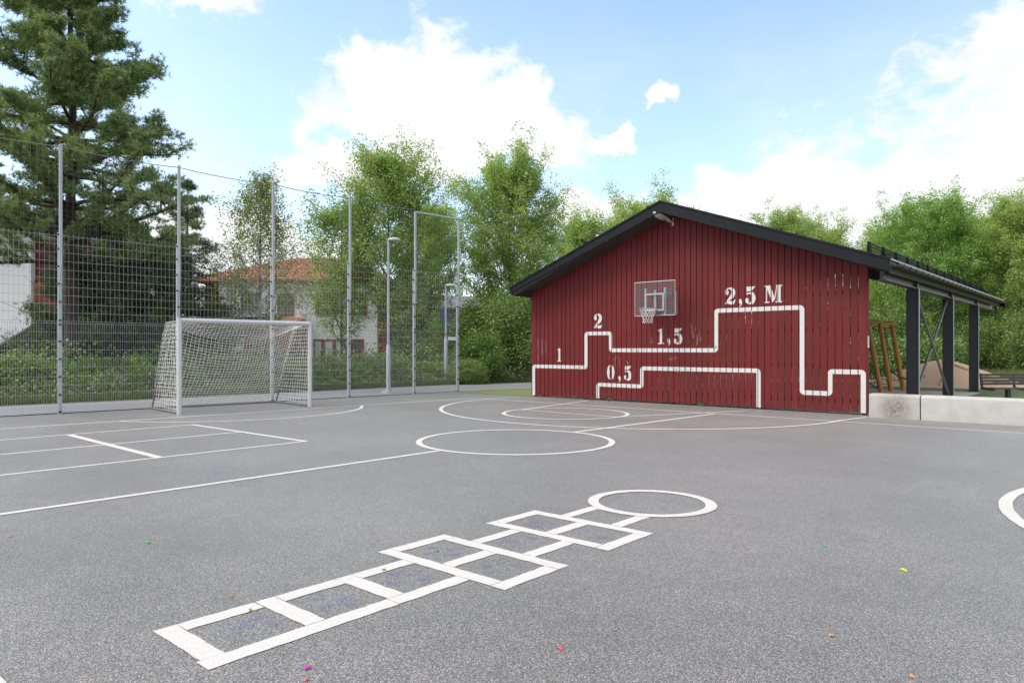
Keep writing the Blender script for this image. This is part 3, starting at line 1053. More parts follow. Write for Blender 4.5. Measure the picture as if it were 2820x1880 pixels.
def ellipsoid_shell(sx, sy, sz, n=14, mrow=8, zcut=-1.0, taper=0.0):
    m = MB()
    for j in range(mrow + 1):
        ph = -math.pi / 2 + math.pi * j / mrow
        for i in range(n):
            th = 2 * math.pi * i / n
            y = math.sin(ph)
            x, z = math.cos(ph) * math.cos(th), math.cos(ph) * math.sin(th)
            w = 1 - taper * (y + 1) / 2
            m.v.append((x * sx * w, y * sy, max(z, zcut) * sz * w))
    for j in range(mrow):
        for i in range(n):
            i2 = (i + 1) % n
            m.f.append((j * n + i, j * n + i2, (j + 1) * n + i2, (j + 1) * n + i))
    return m


head = link('lamp_head', ellipsoid_shell(0.13, 0.30, 0.085, taper=0.35).mesh('lamp_head', True), 'lamp_shell', wl)
head.location = (-0.13, -0.40, 0.115)
head.rotation_euler = (R(-16), 0, R(-22))
gl_ = link('lamp_glass', ellipsoid_shell(0.095, 0.20, 0.05).mesh('lamp_glass', True), 'lamp_glass', head)
gl_.location = (0, -0.05, -0.05)

# ------------------------------------------------------------------ football goal
ga, gb_ = Vector((-16.66, 7.24, 0)), Vector((-16.33, 10.49, 0))
gdir = (gb_ - ga).normalized()
goal = thing('football_goal', 'small white metal football goal with a sagging white net by the fence', 'goal', tuple(ga), math.atan2(gdir.y, gdir.x))
GW = (gb_ - ga).length            # local x along the crossbar, local +y = behind the goal line (towards the fence)
GH = 2.18
for x in (0, GW):
    link('post', MB().tube([(x, 0, 0), (x, 0, GH + 0.06)], 0.058, 20).mesh('post', True), 'goal_aluminium', goal)
link('crossbar', MB().tube([(-0.0, 0, GH), (GW, 0, GH)], 0.0575, 20).mesh('crossbar', True), 'goal_aluminium', goal)
BD, TD = 2.05, 0.85
for x in (0.0, GW):
    link('ground_bar', MB().tube([(x, 0.05, 0.03), (x, BD, 0.03)], 0.025, 8).mesh('ground_bar', True), 'goal_stay', goal)
    link('back_stay', MB().tube([(x, BD, 0.03), (x, TD, GH - 0.06), (x, 0.05, GH - 0.02)], 0.022, 8).mesh('back_stay', True), 'goal_stay', goal)
link('rear_ground_bar', MB().tube([(0, BD, 0.03), (GW, BD, 0.03)], 0.025, 8).mesh('rear_ground_bar', True), 'goal_stay', goal)
nu = int(GW / 0.085)
prof = []
for i in range(10):
    t = i / 10
    prof.append((0.06 + (TD - 0.06) * t, GH - 0.02 - 0.04 * t, 1.0 * t))
for i in range(27):
    t = i / 26
    prof.append((TD + (BD - TD) * t, (GH - 0.06) * (1 - t) + 0.04 * t, 1.0 - t))
G = np.zeros((nu + 1, len(prof), 3))
rn = np.random.RandomState(4)
for i in range(nu + 1):
    u = i / nu
    sag = math.sin(math.pi * u) ** 0.8
    for j, (yy, zz, w) in enumerate(prof):
        tj = j / (len(prof) - 1)
        belly = math.sin(math.pi * min(1, max(0, (j - 9) / 26))) if j >= 9 else 0
        G[i, j] = (u * GW, yy - 0.30 * sag * w * (1 if j >= 6 else j / 6) - 0.28 * sag * belly, max(0.02, zz - 0.42 * sag * w))
G += rn.normal(0, 0.004, G.shape)
a, b = grid_strings(G)
link('net', strings('net', a, b, 0.0039, 3), 'net_white', goal, label='white net sagging from the crossbar')
for x in (0.0, GW):
    nv = 22
    G = np.zeros((14, nv + 1, 3))
    for j in range(nv + 1):
        z = GH * (1 - j / nv)
        back = TD + (BD - TD) * (1 - (z / GH))
        for i in range(14):
            u = i / 13
            G[i, j] = (x + rn.normal(0, 0.008) + 0.05 * math.sin(3 * u + z), 0.03 + (back - 0.03) * u, max(0.015, z * (1 - 0.012 * i / 13)))
    a, b = grid_strings(G)
    link('side_net', strings('side_net', a, b, 0.0046, 3), 'net_white', goal)

# ------------------------------------------------------------------ tall mesh fence with ball net above
fence = thing('mesh_fence', 'tall galvanised wire mesh fence with ball net above, along the path', 'fence', (0, 0, 0))
FP = [(-19.09, 2.80), (-18.95, 5.47), (-18.81, 8.14), (-18.68, 10.75), (-18.54, 13.30), (-18.41, 15.86), (-18.31, 17.81)]
ZL, ZU, ZT = 2.12, 4.24, 6.30
clampm = MB().box(-0.016, 0.016, -0.028, 0.028, -0.018, 0.018).tube([(0, 0, 0), (0.03, 0, 0)], 0.011, 6).mesh('clamp')
for i, (x, y) in enumerate(FP):
    top = ZT if i < 5 else 6.18
    p = link('post', MB().box(-0.035, 0.035, -0.04, 0.04, 0, ZU + 0.02 - (i % 2) * 0.015).mesh('post'), 'galvanised_post', fence)
    p.location = (x, y, 0)
    p.rotation_euler = (0, 0, -0.05)
    q = link('post_extension', MB().box(-0.028, 0.028, -0.030, 0.030, 3.05, top).mesh('post_extension'), 'galvanised_post', p)
    q.location = (0.064, 0.0, 0)
    for z in (0.05, 0.45, 0.87, 1.28, 1.70, 2.09, 2.19, 2.62, 3.04, 3.45, 3.86, 4.2):
        c = link('clamp', clampm, 'clamp_black', p)
        c.location = (0.052, -0.012, z) if z < 3.0 else (0.03, -0.048, z)
for i in range(len(FP) - 1):
    (xa, ya), (xb, yb) = FP[i], FP[i + 1]
    A, B = np.array([xa - 0.05, ya, 0]), np.array([xb - 0.05, yb, 0])
    Lb = np.linalg.norm(B - A)

    def wires(z0, z1, pv, name, lift):
        P0, P1, rr = [], [], []
        n = int(round(Lb / pv))
        for k in range(n + 1):
            p = A + (B - A) * (k / n)
            P0.append(p + [0, 0, z0]); P1.append(p + [0, 0, z1 + lift]); rr.append(0.0028)
        nh = int(round((z1 - z0) / 0.2))
        for k in range(nh + 1):
            z = z0 + (z1 - z0) * k / nh
            P0.append(A + [0.008, 0, z]); P1.append(B + [0.008, 0, z]); rr.append(0.0036)
        link(name, strings(name, P0, P1, np.array(rr), 4), 'wire', fence)
    wires(0.04, ZL, 0.05, 'lower_mesh_panel', 0.03)
    wires(ZL + 0.05, ZU - 0.06, 0.10, 'upper_mesh_panel', 0.06)
    # ball net above, fixed to the rope
    zt = 6.24 if i < 5 else 6.14
    nu_, nv_ = int(Lb / 0.12), 17
    G = np.zeros((nu_ + 1, nv_ + 1, 3))
    for u in range(nu_ + 1):
        t = u / nu_
        s_ = 0.05 * 4 * t * (1 - t)
        for v in range(nv_ + 1):
            G[u, v] = A + (B - A) * t + np.array([0.13, 0, ZU - 0.1 + (zt - s_ - ZU + 0.1) * v / nv_])
    a, b = grid_strings(G)
    link('ball_net', strings('ball_net', a, b, 0.0006, 3), 'net_top', fence)
    if i < 5:
        rp = [tuple(G[u, nv_]) for u in range(0, nu_ + 1, 2)] + [tuple(G[-1, nv_])]
        link('top_rope', MB().tube(rp, 0.011, 5).mesh('top_rope'), 'rope', fence)
    else:
        link('top_bar', MB().tube([tuple(G[0, nv_] + [0, 0, 0.02]), tuple(G[-1, nv_] + [0, 0, 0.02])], 0.032, 8).mesh('top_bar', True), 'galvanised_post', fence)
sp_ = link('sign_plate', MB().box(-0.004, 0.004, -0.20, 0.20, -0.06, 0.06).mesh('sign_plate'), 'sign_white', fence, label='small blank white plate on the last fence panel')
sp_.location = (-18.28, 17.52, 1.90)

# ------------------------------------------------------------------ street lamps beyond the fence


def street_lamp(label, x, y, h, split, foot, extra=None):
    t = thing('street_lamp', label, 'street lamp', (x, y, 0), YAW, 'grey lamp posts along the path')
    link('footing', MB().prism([(0.24 * math.cos(k * math.pi / 6), 0.24 * math.sin(k * math.pi / 6)) for k in range(12)], 'z', -0.05, foot).mesh('footing'), 'concrete', t)
    link('lower_pole', MB().tube([(0, 0, foot - 0.01), (0, 0, foot + 0.06), (0, 0, foot + 0.0601), (0, 0, split), (0, 0, split + 0.06)], [0.11, 0.11, 0.082, 0.078, 0.05], 14).mesh('lower_pole', True), 'galvanised_post', t)
    link('upper_pole', MB().tube([(0, 0, split + 0.05), (0, 0, h - 0.03)], [0.048, 0.040], 12).mesh('upper_pole', True), 'galvanised_post', t)
    hd = MB()
    ring = []
    for (r, z) in ((0.02, 0.085), (0.13, 0.07), (0.195, 0.03), (0.20, -0.01), (0.17, -0.035), (0.02, -0.035)):
        ring.append((r, z))
    n = 22
    for r, z in ring:
        for k in range(n):
            a = 2 * math.pi * k / n
            hd.v.append((0.19 + r * math.cos(a) * 1.15, r * math.sin(a), h + z))
    for j in range(len(ring) - 1):
        for k in range(n):
            k2 = (k + 1) % n
            hd.f.append((j * n + k, j * n + k2, (j + 1) * n + k2, (j + 1) * n + k))
    link('lamp_head', hd.mesh('lamp_head', True), 'lamp_shell', t)
    link('neck', MB().tube([(0, 0, h - 0.06), (0, 0, h - 0.01)], 0.05, 10).mesh('neck'), 'galvanised_post', t)
    return t


street_lamp('taller grey lamp post just behind the mesh fence', -19.58, 15.7, 5.32, 1.62, 0.05)
l2 = street_lamp('shorter lamp post on a concrete footing with a blue sign across the path', -23.1, 21.75, 4.35, 1.95, 0.28)
link('sign_board', MB().box(-0.26, 0.20, 0.06, 0.075, 2.75, 3.35).mesh('sign_board'), 'sign_blue', l2)
link('red_band', MB().tube([(0, 0, 2.16), (0, 0, 2.24)], 0.055, 12).mesh('red_band'), 'marker_red', l2)

# ------------------------------------------------------------------ low concrete wall of two blocks


def conc_block(name, label, x0, x1, stain):
    prof = []
    y0, y1, h, r = 17.16, 17.62, 0.52, 0.06
    prof.append((y0, 0.0))
    for k in range(6):
        a = math.pi - math.pi / 2 * k / 5
        prof.append((y0 + r + r * math.cos(a), h - r + r * math.sin(a)))
    for k in range(6):
        a = math.pi / 2 - math.pi / 2 * k / 5
        prof.append((y1 - r + r * math.cos(a), h - r + r * math.sin(a)))
    prof.append((y1, 0.0))
    m = MB().prism(prof, 'x', x0, x1).mesh(name, True)
    return link(name, m, 'concrete_stained' if stain else 'concrete', None, label=label, cat='concrete block', group='low concrete wall blocks beside the pavilion')


cm = pmat('concrete_stained', (0.47, 0.455, 0.425), 0.85, var=0.09, scale=5, bump=0.25, bscale=60)
t_ = NT(cm.node_tree)
bs = cm.node_tree.nodes['Principled BSDF']
src = bs.inputs['Base Color'].links[0].from_socket
geo_ = t_.n('ShaderNodeTexCoord')
sx = t_.n('ShaderNodeSeparateXYZ')
t_.l(geo_.outputs['Object'], sx.inputs[0])
ddx = t_.m('DIVIDE', t_.m('ADD', sx.outputs[0], 3.98), 0.40)
ddz = t_.m('DIVIDE', t_.m('SUBTRACT', sx.outputs[2], 0.22), 0.42)
rr_ = t_.m('SQRT', t_.m('ADD', t_.m('MULTIPLY', ddx, ddx), t_.m('MULTIPLY', ddz, ddz)))
msk = t_.m('MULTIPLY', t_.smooth(rr_, 1.15, 0.0), t_.smooth(t_.noise(geo_.outputs['Object'], 14, 7, 0.8), 0.28, 0.62))
wide_ = t_.m('MULTIPLY', t_.smooth(rr_, 2.2, 0.5), 0.35)
oldl = bs.inputs['Base Color'].links[0]
cm.node_tree.links.remove(oldl)
c1_ = t_.mix(wide_, src, (0.30, 0.26, 0.20))
t_.l(t_.mix(t_.m('MULTIPLY', msk, 0.85), c1_, (0.10, 0.085, 0.065)), bs.inputs['Base Color'])
conc_block('concrete_block', 'short concrete block with a dark brown stain beside the red wall', -4.50, -3.50, True)
conc_block('concrete_block', 'long clean grey concrete block running out of the right edge', -3.475, 0.6, False)

# ------------------------------------------------------------------ climbing frame, mound, bench
cf = thing('climbing_frame', 'orange wooden climbing frame of leaning posts with black rope nets behind the wall end', 'climbing frame', (-6.8, 27.4, 0), YAW)
# local x = to the right as seen, y = away
def leaning(x, y, lean, h, r=0.085):
    return MB().tube([(x, y, 0), (x - lean, y, h)], r, 10)
for (x, y, lean, h, nm) in ((0.0, 0.0, 0.50, 2.62, 'post'), (0.55, 0.35, 0.42, 2.52, 'post'), (1.35, 1.0, 0.45, 2.50, 'post'), (-1.9, 0.0, 0.45, 2.6, 'post')):
    link(nm, leaning(x, y, lean, h).mesh(nm, True), 'wood_orange', cf)
link('top_beam', MB().tube([(-2.4, 0.0, 2.52), (-0.45, 0.0, 2.52)], 0.07, 8).mesh('top_beam', True), 'wood_orange', cf)
link('top_beam', MB().tube([(-0.5, 0.0, 2.50), (0.13, 0.35, 2.48)], 0.075, 8).mesh('top_beam', True), 'wood_orange', cf)
link('top_beam', MB().tube([(0.13, 0.35, 2.42), (0.90, 1.0, 2.46)], 0.075, 8).mesh('top_beam', True), 'wood_orange', cf)
P0, P1 = [], []
rq = np.random.RandomState(8)


def rope_net(pa, pb, pc, pd, nu, nv):
    pa, pb, pc, pd = [np.array(p, float) for p in (pa, pb, pc, pd)]
    G = np.zeros((nu + 1, nv + 1, 3))
    for i in range(nu + 1):
        for j in range(nv + 1):
            u, v = i / nu, j / nv
            G[i, j] = (pa * (1 - u) + pb * u) * (1 - v) + (pd * (1 - u) + pc * u) * v + rq.normal(0, 0.04, 3)
    a, b = grid_strings(G)
    P0.extend(a)
    P1.extend(b)


rope_net((-0.45, 0.05, 2.4), (0.1, 0.35, 2.4), (0.45, 0.5, 0.3), (-0.2, 0.1, 0.3), 4, 12)
rope_net((0.2, 0.4, 2.3), (0.85, 1.0, 2.3), (1.2, 1.1, 0.4), (0.5, 0.5, 0.4), 4, 5)
rope_net((-2.2, 0.0, 2.4), (-0.5, 0.0, 2.4), (-0.1, 0.0, 0.3), (-2.0, 0, 0.3), 8, 10)
link('rope_net', strings('rope_net', P0, P1, 0.011, 4), 'clamp_black', cf)
link('rope_handrail', MB().tube([(0.45, 0.3, 0.78), (0.8, 0.3, 0.55), (1.15, 0.5, 0.45), (1.6, 0.8, 0.5), (2.4, 1.5, 0.5)], 0.03, 6).mesh('rope_handrail'), 'stem', cf)
link('rope_handrail', MB().tube([(-1.2, 0, 1.0), (-0.6, -0.05, 0.45), (-0.15, -0.05, 0.15)], 0.03, 6).mesh('rope_handrail'), 'stem', cf)

mound = thing('play_mound', 'tan rubber play mound with yellow rope lines behind the columns', 'mound', (-6.25, 34.95, 0))
m = MB()
nr, na = 16, 56
hm = lambda r: 1.10 * (0.55 * (1 - r) ** 1.0 + 0.45 * (0.5 + 0.5 * math.cos(math.pi * min(r, 1))) ) if r > 0.10 else 1.10 * (0.55 * 0.90 + 0.45 * (0.5 + 0.5 * math.cos(math.pi * 0.1))) + 0.03 * (1 - (r / 0.1) ** 2)
for j in range(nr + 1):
    r = j / nr
    for k in range(na):
        a = 2 * math.pi * k / na
        rad = 3.15 * (1 + 0.05 * math.sin(2 * a + 1))
        m.v.append((r * rad * math.cos(a), r * rad * math.sin(a), hm(r) + 0.002))
for j in range(nr):
    for k in range(na):
        k2 = (k + 1) % na
        m.f.append((j * na + k, j * na + k2, (j + 1) * na + k2, (j + 1) * na + k))
link('mound_body', m.mesh('mound_body', True), 'mound_rubber', mound)


def on_mound(pts, nm, mat, w=0.035):
    out = []
    for x, y in pts:
        r = math.hypot(x, y) / 3.15
        out.append((x, y, hm(min(r, 1)) + 0.012))
    link(nm, MB().tube(out, w, 6).mesh(nm, True), mat, mound)


def camdir(a, b, n=14, bow=0.0):
    out = []
    for i in range(n + 1):
        t = i / n
        X = a[0] + (b[0] - a[0]) * t + bow * math.sin(math.pi * t)
        Z = a[1] + (b[1] - a[1]) * t
        out.append(cw(X, Z))
    return out


on_mound(camdir((-0.15, -0.2), (-1.5, -2.3), bow=0.18), 'yellow_rope', 'yellow_rope_paint')
on_mound(camdir((-0.12, -0.2), (0.75, -1.8), bow=-0.25), 'yellow_rope', 'yellow_rope_paint')
on_mound(camdir((0.6, -2.3), (2.6, -1.7), bow=0.0), 'dark_rope', 'stem', 0.02)

bc = cw((2265 - 1176) / 1630 * 19.6 + 0.95, 19.6)
bench = thing('park_bench', 'dark slatted park bench at the right edge behind the concrete wall', 'bench', (bc[0], bc[1], 0), YAW + R(2))
for k in range(4):
    link('back_slat', MB().box(-0.92, 0.92, 0.20 + 0.015 * k, 0.235 + 0.015 * k, 0.52 + 0.082 * k, 0.585 + 0.082 * k).mesh('back_slat'), 'bench_slat', bench)
for k in range(4):
    link('seat_slat', MB().box(-0.92, 0.92, -0.26 + 0.105 * k, -0.175 + 0.105 * k, 0.425, 0.455).mesh('seat_slat'), 'bench_slat', bench)
for x in (-0.93, 0.0, 0.93):
    link('side_iron', MB().prism([(0.24, 0.40), (0.30, 0.83), (0.255, 0.84), (0.21, 0.47), (-0.26, 0.42), (-0.26, 0.38)], 'x', x - 0.025, x + 0.025).mesh('side_iron'), 'bench_iron', bench)
for x, y in ((-0.45, -0.15), (-0.25, 0.17), (0.15, -0.15), (0.35, 0.17)):
    link('leg', MB().box(x - 0.045, x + 0.045, y - 0.03, y + 0.03, 0, 0.424).mesh('leg'), 'bench_iron', bench)


# ------------------------------------------------------------------ houses behind the trees
def window(parent, x0, x1, z0, z1, y, frame='window_red', glass='window_glass', mull=0, fw=0.10):
    f = MB()
    f.box(x0 - fw, x1 + fw, y - 0.06, y + 0.02, z0 - fw, z0).box(x0 - fw, x1 + fw, y - 0.06, y + 0.02, z1, z1 + fw)
    f.box(x0 - fw, x0, y - 0.058, y + 0.018, z0, z1).box(x1, x1 + fw, y - 0.058, y + 0.018, z0, z1)
    for k in range(mull):
        xm = x0 + (x1 - x0) * (k + 1) / (mull + 1)
        f.box(xm - fw / 2, xm + fw / 2, y - 0.055, y + 0.015, z0 + 0.002, z1 - 0.002)
    w = link('window', f.mesh('window'), frame, parent)
    n = mull + 1
    for k in range(n):
        a = x0 + (x1 - x0) * k / n + (fw / 2 if k else 0)
        b = x0 + (x1 - x0) * (k + 1) / n - (fw / 2 if k < n - 1 else 0)
        link('pane', MB().box(a, b, y - 0.025, y - 0.01, z0 + 0.001, z1 - 0.001).mesh('pane'), glass, w)
    return w


ox, oy = cw(0, 50)
house = thing('apartment_house', 'white two storey house with orange tiled roof and red window frames behind the birch', 'house', (ox, oy, 0), YAW)
sc_ = 50 / 1630
hx = lambda px: (px - 1176) * sc_
link('wall', MB().box(hx(503), hx(866), 0, 9.0, -0.1, 6.45).mesh('wall'), 'house_white', house)
link('side_wing', MB().box(hx(455), hx(503) - 0.004, 1.2, 8.6, -0.1, 6.3).mesh('side_wing'), 'house_dark_red', house)
link('corner_panel', MB().box(hx(866) + 0.004, hx(890), 0.5, 9.0, -0.1, 6.3).mesh('corner_panel'), 'house_red', house)
link('rear_wing', MB().box(hx(890) + 0.004, hx(955), 1.5, 9.0, -0.1, 6.2).mesh('rear_wing'), 'house_white', house)
m = MB()
ex0, ex1, ey0, ey1 = hx(440), hx(905), -0.7, 10.0
m.v = [(ex0, ey0, 6.45), (ex1, ey0, 6.45), (ex1, ey1, 6.45), (ex0, ey1, 6.45), (ex0 + 6.0, 4.6, 8.55), (ex1 - 4.5, 4.6, 8.55),
       (ex0, ey0, 6.28), (ex1, ey0, 6.28), (ex1, ey1, 6.28), (ex0, ey1, 6.28)]
m.f = [(0, 1, 5, 4), (1, 2, 5), (2, 3, 4, 5), (3, 0, 4), (6, 7, 1, 0), (7, 8, 2, 1), (8, 9, 3, 2), (9, 6, 0, 3), (6, 9, 8, 7)]
roof = link('roof', m.mesh('roof'), 'roof_tile', house)
# tile courses as real ridges down the front slope
P0, P1 = [], []
ncr = 16
for k in range(1, ncr):
    t = k / ncr
    P0.append((ex0 + 6.0 * t, ey0 + 5.3 * t, 6.45 + 2.1 * t + 0.015))
    P1.append((ex1 - 4.5 * t, ey0 + 5.3 * t, 6.45 + 2.1 * t + 0.015))
link('tile_course', strings('tile_course', P0, P1, 0.045, 4), 'roof_tile', roof)
rl = MB()
for k in range(6):
    x = hx(745) + k * 0.75
    rl.tube([(x, 3.2, 7.9), (x, 3.2, 8.6)], 0.02, 5)
rl.tube([(hx(745), 3.2, 8.6), (hx(745) + 3.75, 3.2, 8.6)], 0.02, 5)
link('roof_railing', rl.mesh('roof_railing'), 'house_red', roof)
for (a, b, c, d, mu) in ((557, 590, 676, 722, 1), (640, 672, 678, 722, 1), (728, 773, 676, 722, 1), (810, 840, 676, 722, 1)):
    window(house, hx(a), hx(b), 1.5 + (803 - d) * sc_, 1.5 + (803 - c) * sc_, 0, mull=mu)
for (a, b, g2) in ((724, 738, 'curtain'), (746, 764, 'curtain'), (772, 806, 'curtain'), (812, 831, 'window_glass')):
    window(house, hx(a), hx(b), 0.75, 2.12, 0, mull=0, fw=0.13, glass=g2)
cl_ = link('hanging_cloth', MB().prism([(hx(780), 2.5), (hx(784), 2.55), (hx(800), 1.6), (hx(801), 0.8), (hx(795), 0.8), (hx(793), 1.5)], 'y', -0.12, -0.08).mesh('hanging_cloth'), 'purple_cloth', house)
link('ground_floor_panel', MB().box(hx(560), hx(712), -0.05, -0.006, 0.2, 3.1).mesh('ground_floor_panel'), 'house_red', house)
for (a, b) in ((575, 600), (620, 645), (665, 690)):
    window(house, hx(a), hx(b), 0.7, 2.3, -0.056, mull=0, fw=0.1)
cn = link('canopy', MB().box(hx(493), hx(645), -1.8, -0.06, 3.72, 3.98).mesh('canopy'), 'blue_grey_sheet', house)
link('canopy_tiles', MB().prism([(-2.6, 3.25), (-0.06, 3.715), (-0.06, 3.5), (-2.6, 3.15)], 'x', hx(520), hx(700)).mesh('canopy_tiles'), 'roof_tile', cn)
# garden fence in front of it
gf = thing('garden_fence', 'low orange brown timber fence in front of the white house', 'fence', (*cw(hx(775) * 0.93, 46.5), 0), YAW)
for k in range(4):
    link('fence_board', MB().box(-2.6, 2.4, -0.02, 0.0, 0.25 + 0.16 * k, 0.38 + 0.16 * k).mesh('fence_board'), 'timber_fence', gf)
for x in (-2.6, -1.35, -0.1, 1.15, 2.35):
    link('fence_post', MB().box(x - 0.05, x + 0.05, 0.002, 0.10, 0, 0.95).mesh('fence_post'), 'timber_fence', gf)

ox, oy = cw(0, 45)
s2 = 45 / 1630
hx2 = lambda px: (px - 1176) * s2
lh = thing('gable_house', 'white house with red panel siding half hidden behind the big pine', 'house', (ox, oy, 0), YAW)
link('wall', MB().box(hx2(-160), hx2(71), 0, 9, -0.1, 9.3).mesh('wall'), 'house_white', lh)
for k in range(13):
    z0 = 2.75 + k * 0.235
    link('siding_board', MB().box(hx2(71) + 0.01, hx2(190), 0.25 + 0.0, 0.40, z0, z0 + 0.215).mesh('siding_board'), 'house_red', lh)
link('red_core', MB().box(hx2(71) + 0.012, hx2(188), 0.402, 8.5, -0.1, 8.55).mesh('red_core'), 'house_dark_red', lh)
window(lh, hx2(108), hx2(138), 5.95, 7.1, 0.40, frame='house_dark_red', mull=0)
link('roof', MB().prism([(-0.8, 9.25), (4.5, 11.2), (9.8, 9.25), (9.8, 9.05), (4.5, 11.0), (-0.8, 9.05)], 'x', hx2(-175), hx2(205)).mesh('roof'), 'roof_grey', lh)
s3 = 38 / 1630
hx3 = lambda px: (px - 1176) * s3
ox, oy = cw(0, 38)
sh = thing('garden_shed', 'dark brown timber shed with a sloping roof at the left edge', 'shed', (ox, oy, 0), YAW)
zz_ = lambda py: 1.5 + (803 - py) * s3
link('roof', MB().prism([(hx3(-60), zz_(833)), (hx3(72), zz_(751)), (hx3(72), zz_(755)), (hx3(-60), zz_(838))], 'y', -0.3, 2.6).mesh('roof'), 'roof_grey', sh)
for k in range(9):
    z0 = 0.02 + k * 0.20
    xl = hx3(-60) + max(0, (z0 + 0.2 - 0.75)) * 1.62
    link('board', MB().box(xl, hx3(70), 0, 0.05 + 0.01 * (k % 2), z0, z0 + 0.185).mesh('board'), 'timber_dark', sh)
for z in (1.35, 1.75):
    link('rail', MB().box(hx3(28), hx3(118), -0.10, -0.05, z, z + 0.05).mesh('rail'), 'kerb_stone', sh)
ox, oy = cw(0, 64)
s4 = 64 / 1630
rh = thing('red_house', 'dark red wooden house with grey roof far behind the second lamp post', 'house', (ox, oy, 0), YAW)
hx4 = lambda px: (px - 1176) * s4
link('wall', MB().box(hx4(935), hx4(1110), 0, 7, -0.1, 5.4).mesh('wall'), 'house_dark_red', rh)
link('roof', MB().prism([(-0.6, 5.3), (3.5, 6.6), (7.6, 5.3), (7.6, 5.15), (3.5, 6.4), (-0.6, 5.15)], 'x', hx4(925), hx4(1120)).mesh('roof'), 'roof_grey', rh)
window(rh, hx4(990), hx4(1012), 2.9, 4.3, 0, frame='house_white', mull=0, fw=0.12)
window(rh, hx4(1045), hx4(1067), 2.9, 4.3, 0, frame='house_white', mull=0, fw=0.12)

# ------------------------------------------------------------------ vegetation


def leaf_mesh(name, C, size, rng, up=0.6, aspect=0.8):
    n = len(C)
    nor = unit(rng.normal(size=(n, 3)) + np.array([0, 0, up]))
    t = unit(np.cross(nor, rng.normal(size=(n, 3))))
    b = np.cross(nor, t)
    s = size * rng.uniform(0.7, 1.3, (n, 1))
    V = np.stack([C - t * s * 0.5, C + b * s * 0.5 * aspect + nor * s * 0.06, C + t * s * 0.55, C - b * s * 0.5 * aspect + nor * s * 0.06], axis=1).reshape(-1, 3)
    F = np.arange(n * 4).reshape(n, 4)
    return np_mesh(name, V, F)


def tuft_mesh(name, C, A, length, width, k, rng, spread=0.9):
    n = len(C)
    C = np.repeat(C, k, axis=0)
    A = np.repeat(A, k, axis=0)
    d = unit(A * 0.8 + rng.normal(size=(n * k, 3)) * spread)
    sd_ = unit(np.cross(d, rng.normal(size=(n * k, 3)))) * width
    L = length * rng.uniform(0.7, 1.25, (n * k, 1))
    V = np.stack([C - sd_, C + sd_, C + d * L], axis=1).reshape(-1, 3)
    return np_mesh(name, V, np.arange(n * k * 3).reshape(-1, 3))


def curve_pts(p, d, L, bend, n, rng, wob=0.05):
    pts = [np.array(p, float)]
    d = np.array(d, float)
    for i in range(n):
        d = unit(d + np.array([0, 0, bend / n]) + rng.normal(0, wob, 3))
        pts.append(pts[-1] + d * L / n)
    return pts


def broadleaf(seed, H, r0, cb, env, nprim, nleaf, lsize, sig=0.30, elev=(0.5, 1.0), bend=0.35, droop=0.0, lean=(0, 0), nsec=6):
    """returns trunk MB mesh, leaf centres (local coordinates)"""
    rng = np.random.RandomState(seed)
    mb = MB()
    tr = []
    off = np.zeros(2)
    for i in range(11):
        t = i / 10
        off = off + rng.normal(0, 0.012 * H / 10, 2) * (i > 0)
        tr.append(np.array([off[0] + lean[0] * t, off[1] + lean[1] * t, H * 0.97 * t]))
    mb.tube([tuple(p) for p in tr], [max(0.012, r0 * (1 - 0.93 * (i / 10)) * (1.25 if i == 0 else 1)) for i in range(11)], 8)
    anchors, wts = [], []

    def trunk_at(t):
        f = min(t / 0.97, 1) * 10
        i = min(int(f), 9)
        return tr[i] + (tr[i + 1] - tr[i]) * (f - i)
    for i in range(nprim):
        t = cb + (0.985 - cb) * ((i + rng.uniform(0, 0.8)) / nprim) ** 0.9
        a = i * 2.39996 + rng.normal(0, 0.35)
        L = env((t - cb) / (1 - cb)) * rng.uniform(0.72, 1.12)
        e = rng.uniform(*elev)
        d = (math.cos(a) * math.cos(e), math.sin(a) * math.cos(e), math.sin(e))
        L2 = L / max(0.35, math.cos(e)) * 0.92
        pts = curve_pts(trunk_at(max(0.05, t - 0.10 * math.sin(e))), d, L2, bend - droop, 6, rng)
        rb = max(0.010, r0 * 0.42 * (1 - 0.75 * t))
        mb.tube([tuple(p) for p in pts], [rb * (1 - 0.85 * k / 6) for k in range(7)], 5, caps=False)
        for k in range(2, 7):
            for _ in range(3):
                anchors.append(pts[k] + rng.normal(0, 0.16, 3)); wts.append(0.3 + 0.1 * k)
        for s in range(nsec):
            k = 1 + int(s * 5 / nsec) + rng.randint(0, 2)
            k = min(k, 5)
            dd = unit(pts[k + 1] - pts[k]) + rng.normal(0, 0.75, 3) + np.array([0, 0, 0.15 - droop])
            sp = curve_pts(pts[k] + (pts[k + 1] - pts[k]) * rng.rand(), unit(dd), L2 * rng.uniform(0.22, 0.45), 0.2 - 2 * droop, 3, rng, 0.1)
            mb.tube([tuple(p) for p in sp], [rb * 0.35, rb * 0.28, rb * 0.2, 0.004], 4, caps=False)
            for q in sp[1:]:
                for _ in range(1 if droop else 4):
                    anchors.append(q + rng.normal(0, 0.2 if not droop else 0.05, 3)); wts.append(0.8)
                if droop:
                    for z in (0.3, 0.6, 0.9):
                        anchors.append(q - np.array([0, 0, z * rng.uniform(0.4, 1.1)])); wts.append(1.0)
    anchors = np.array(anchors)
    w = np.array(wts)
    w *= rng.uniform(0.25, 1.75, len(w))
    idx = rng.choice(len(anchors), nleaf, p=w / w.sum())
    C = anchors[idx] + rng.normal(0, 1, (nleaf, 3)) * np.array([sig, sig, sig * 0.85])
    C[:, 2] = np.maximum(C[:, 2], 0.15)
    return mb.mesh('trunk'), leaf_mesh('crown', C, lsize, rng)


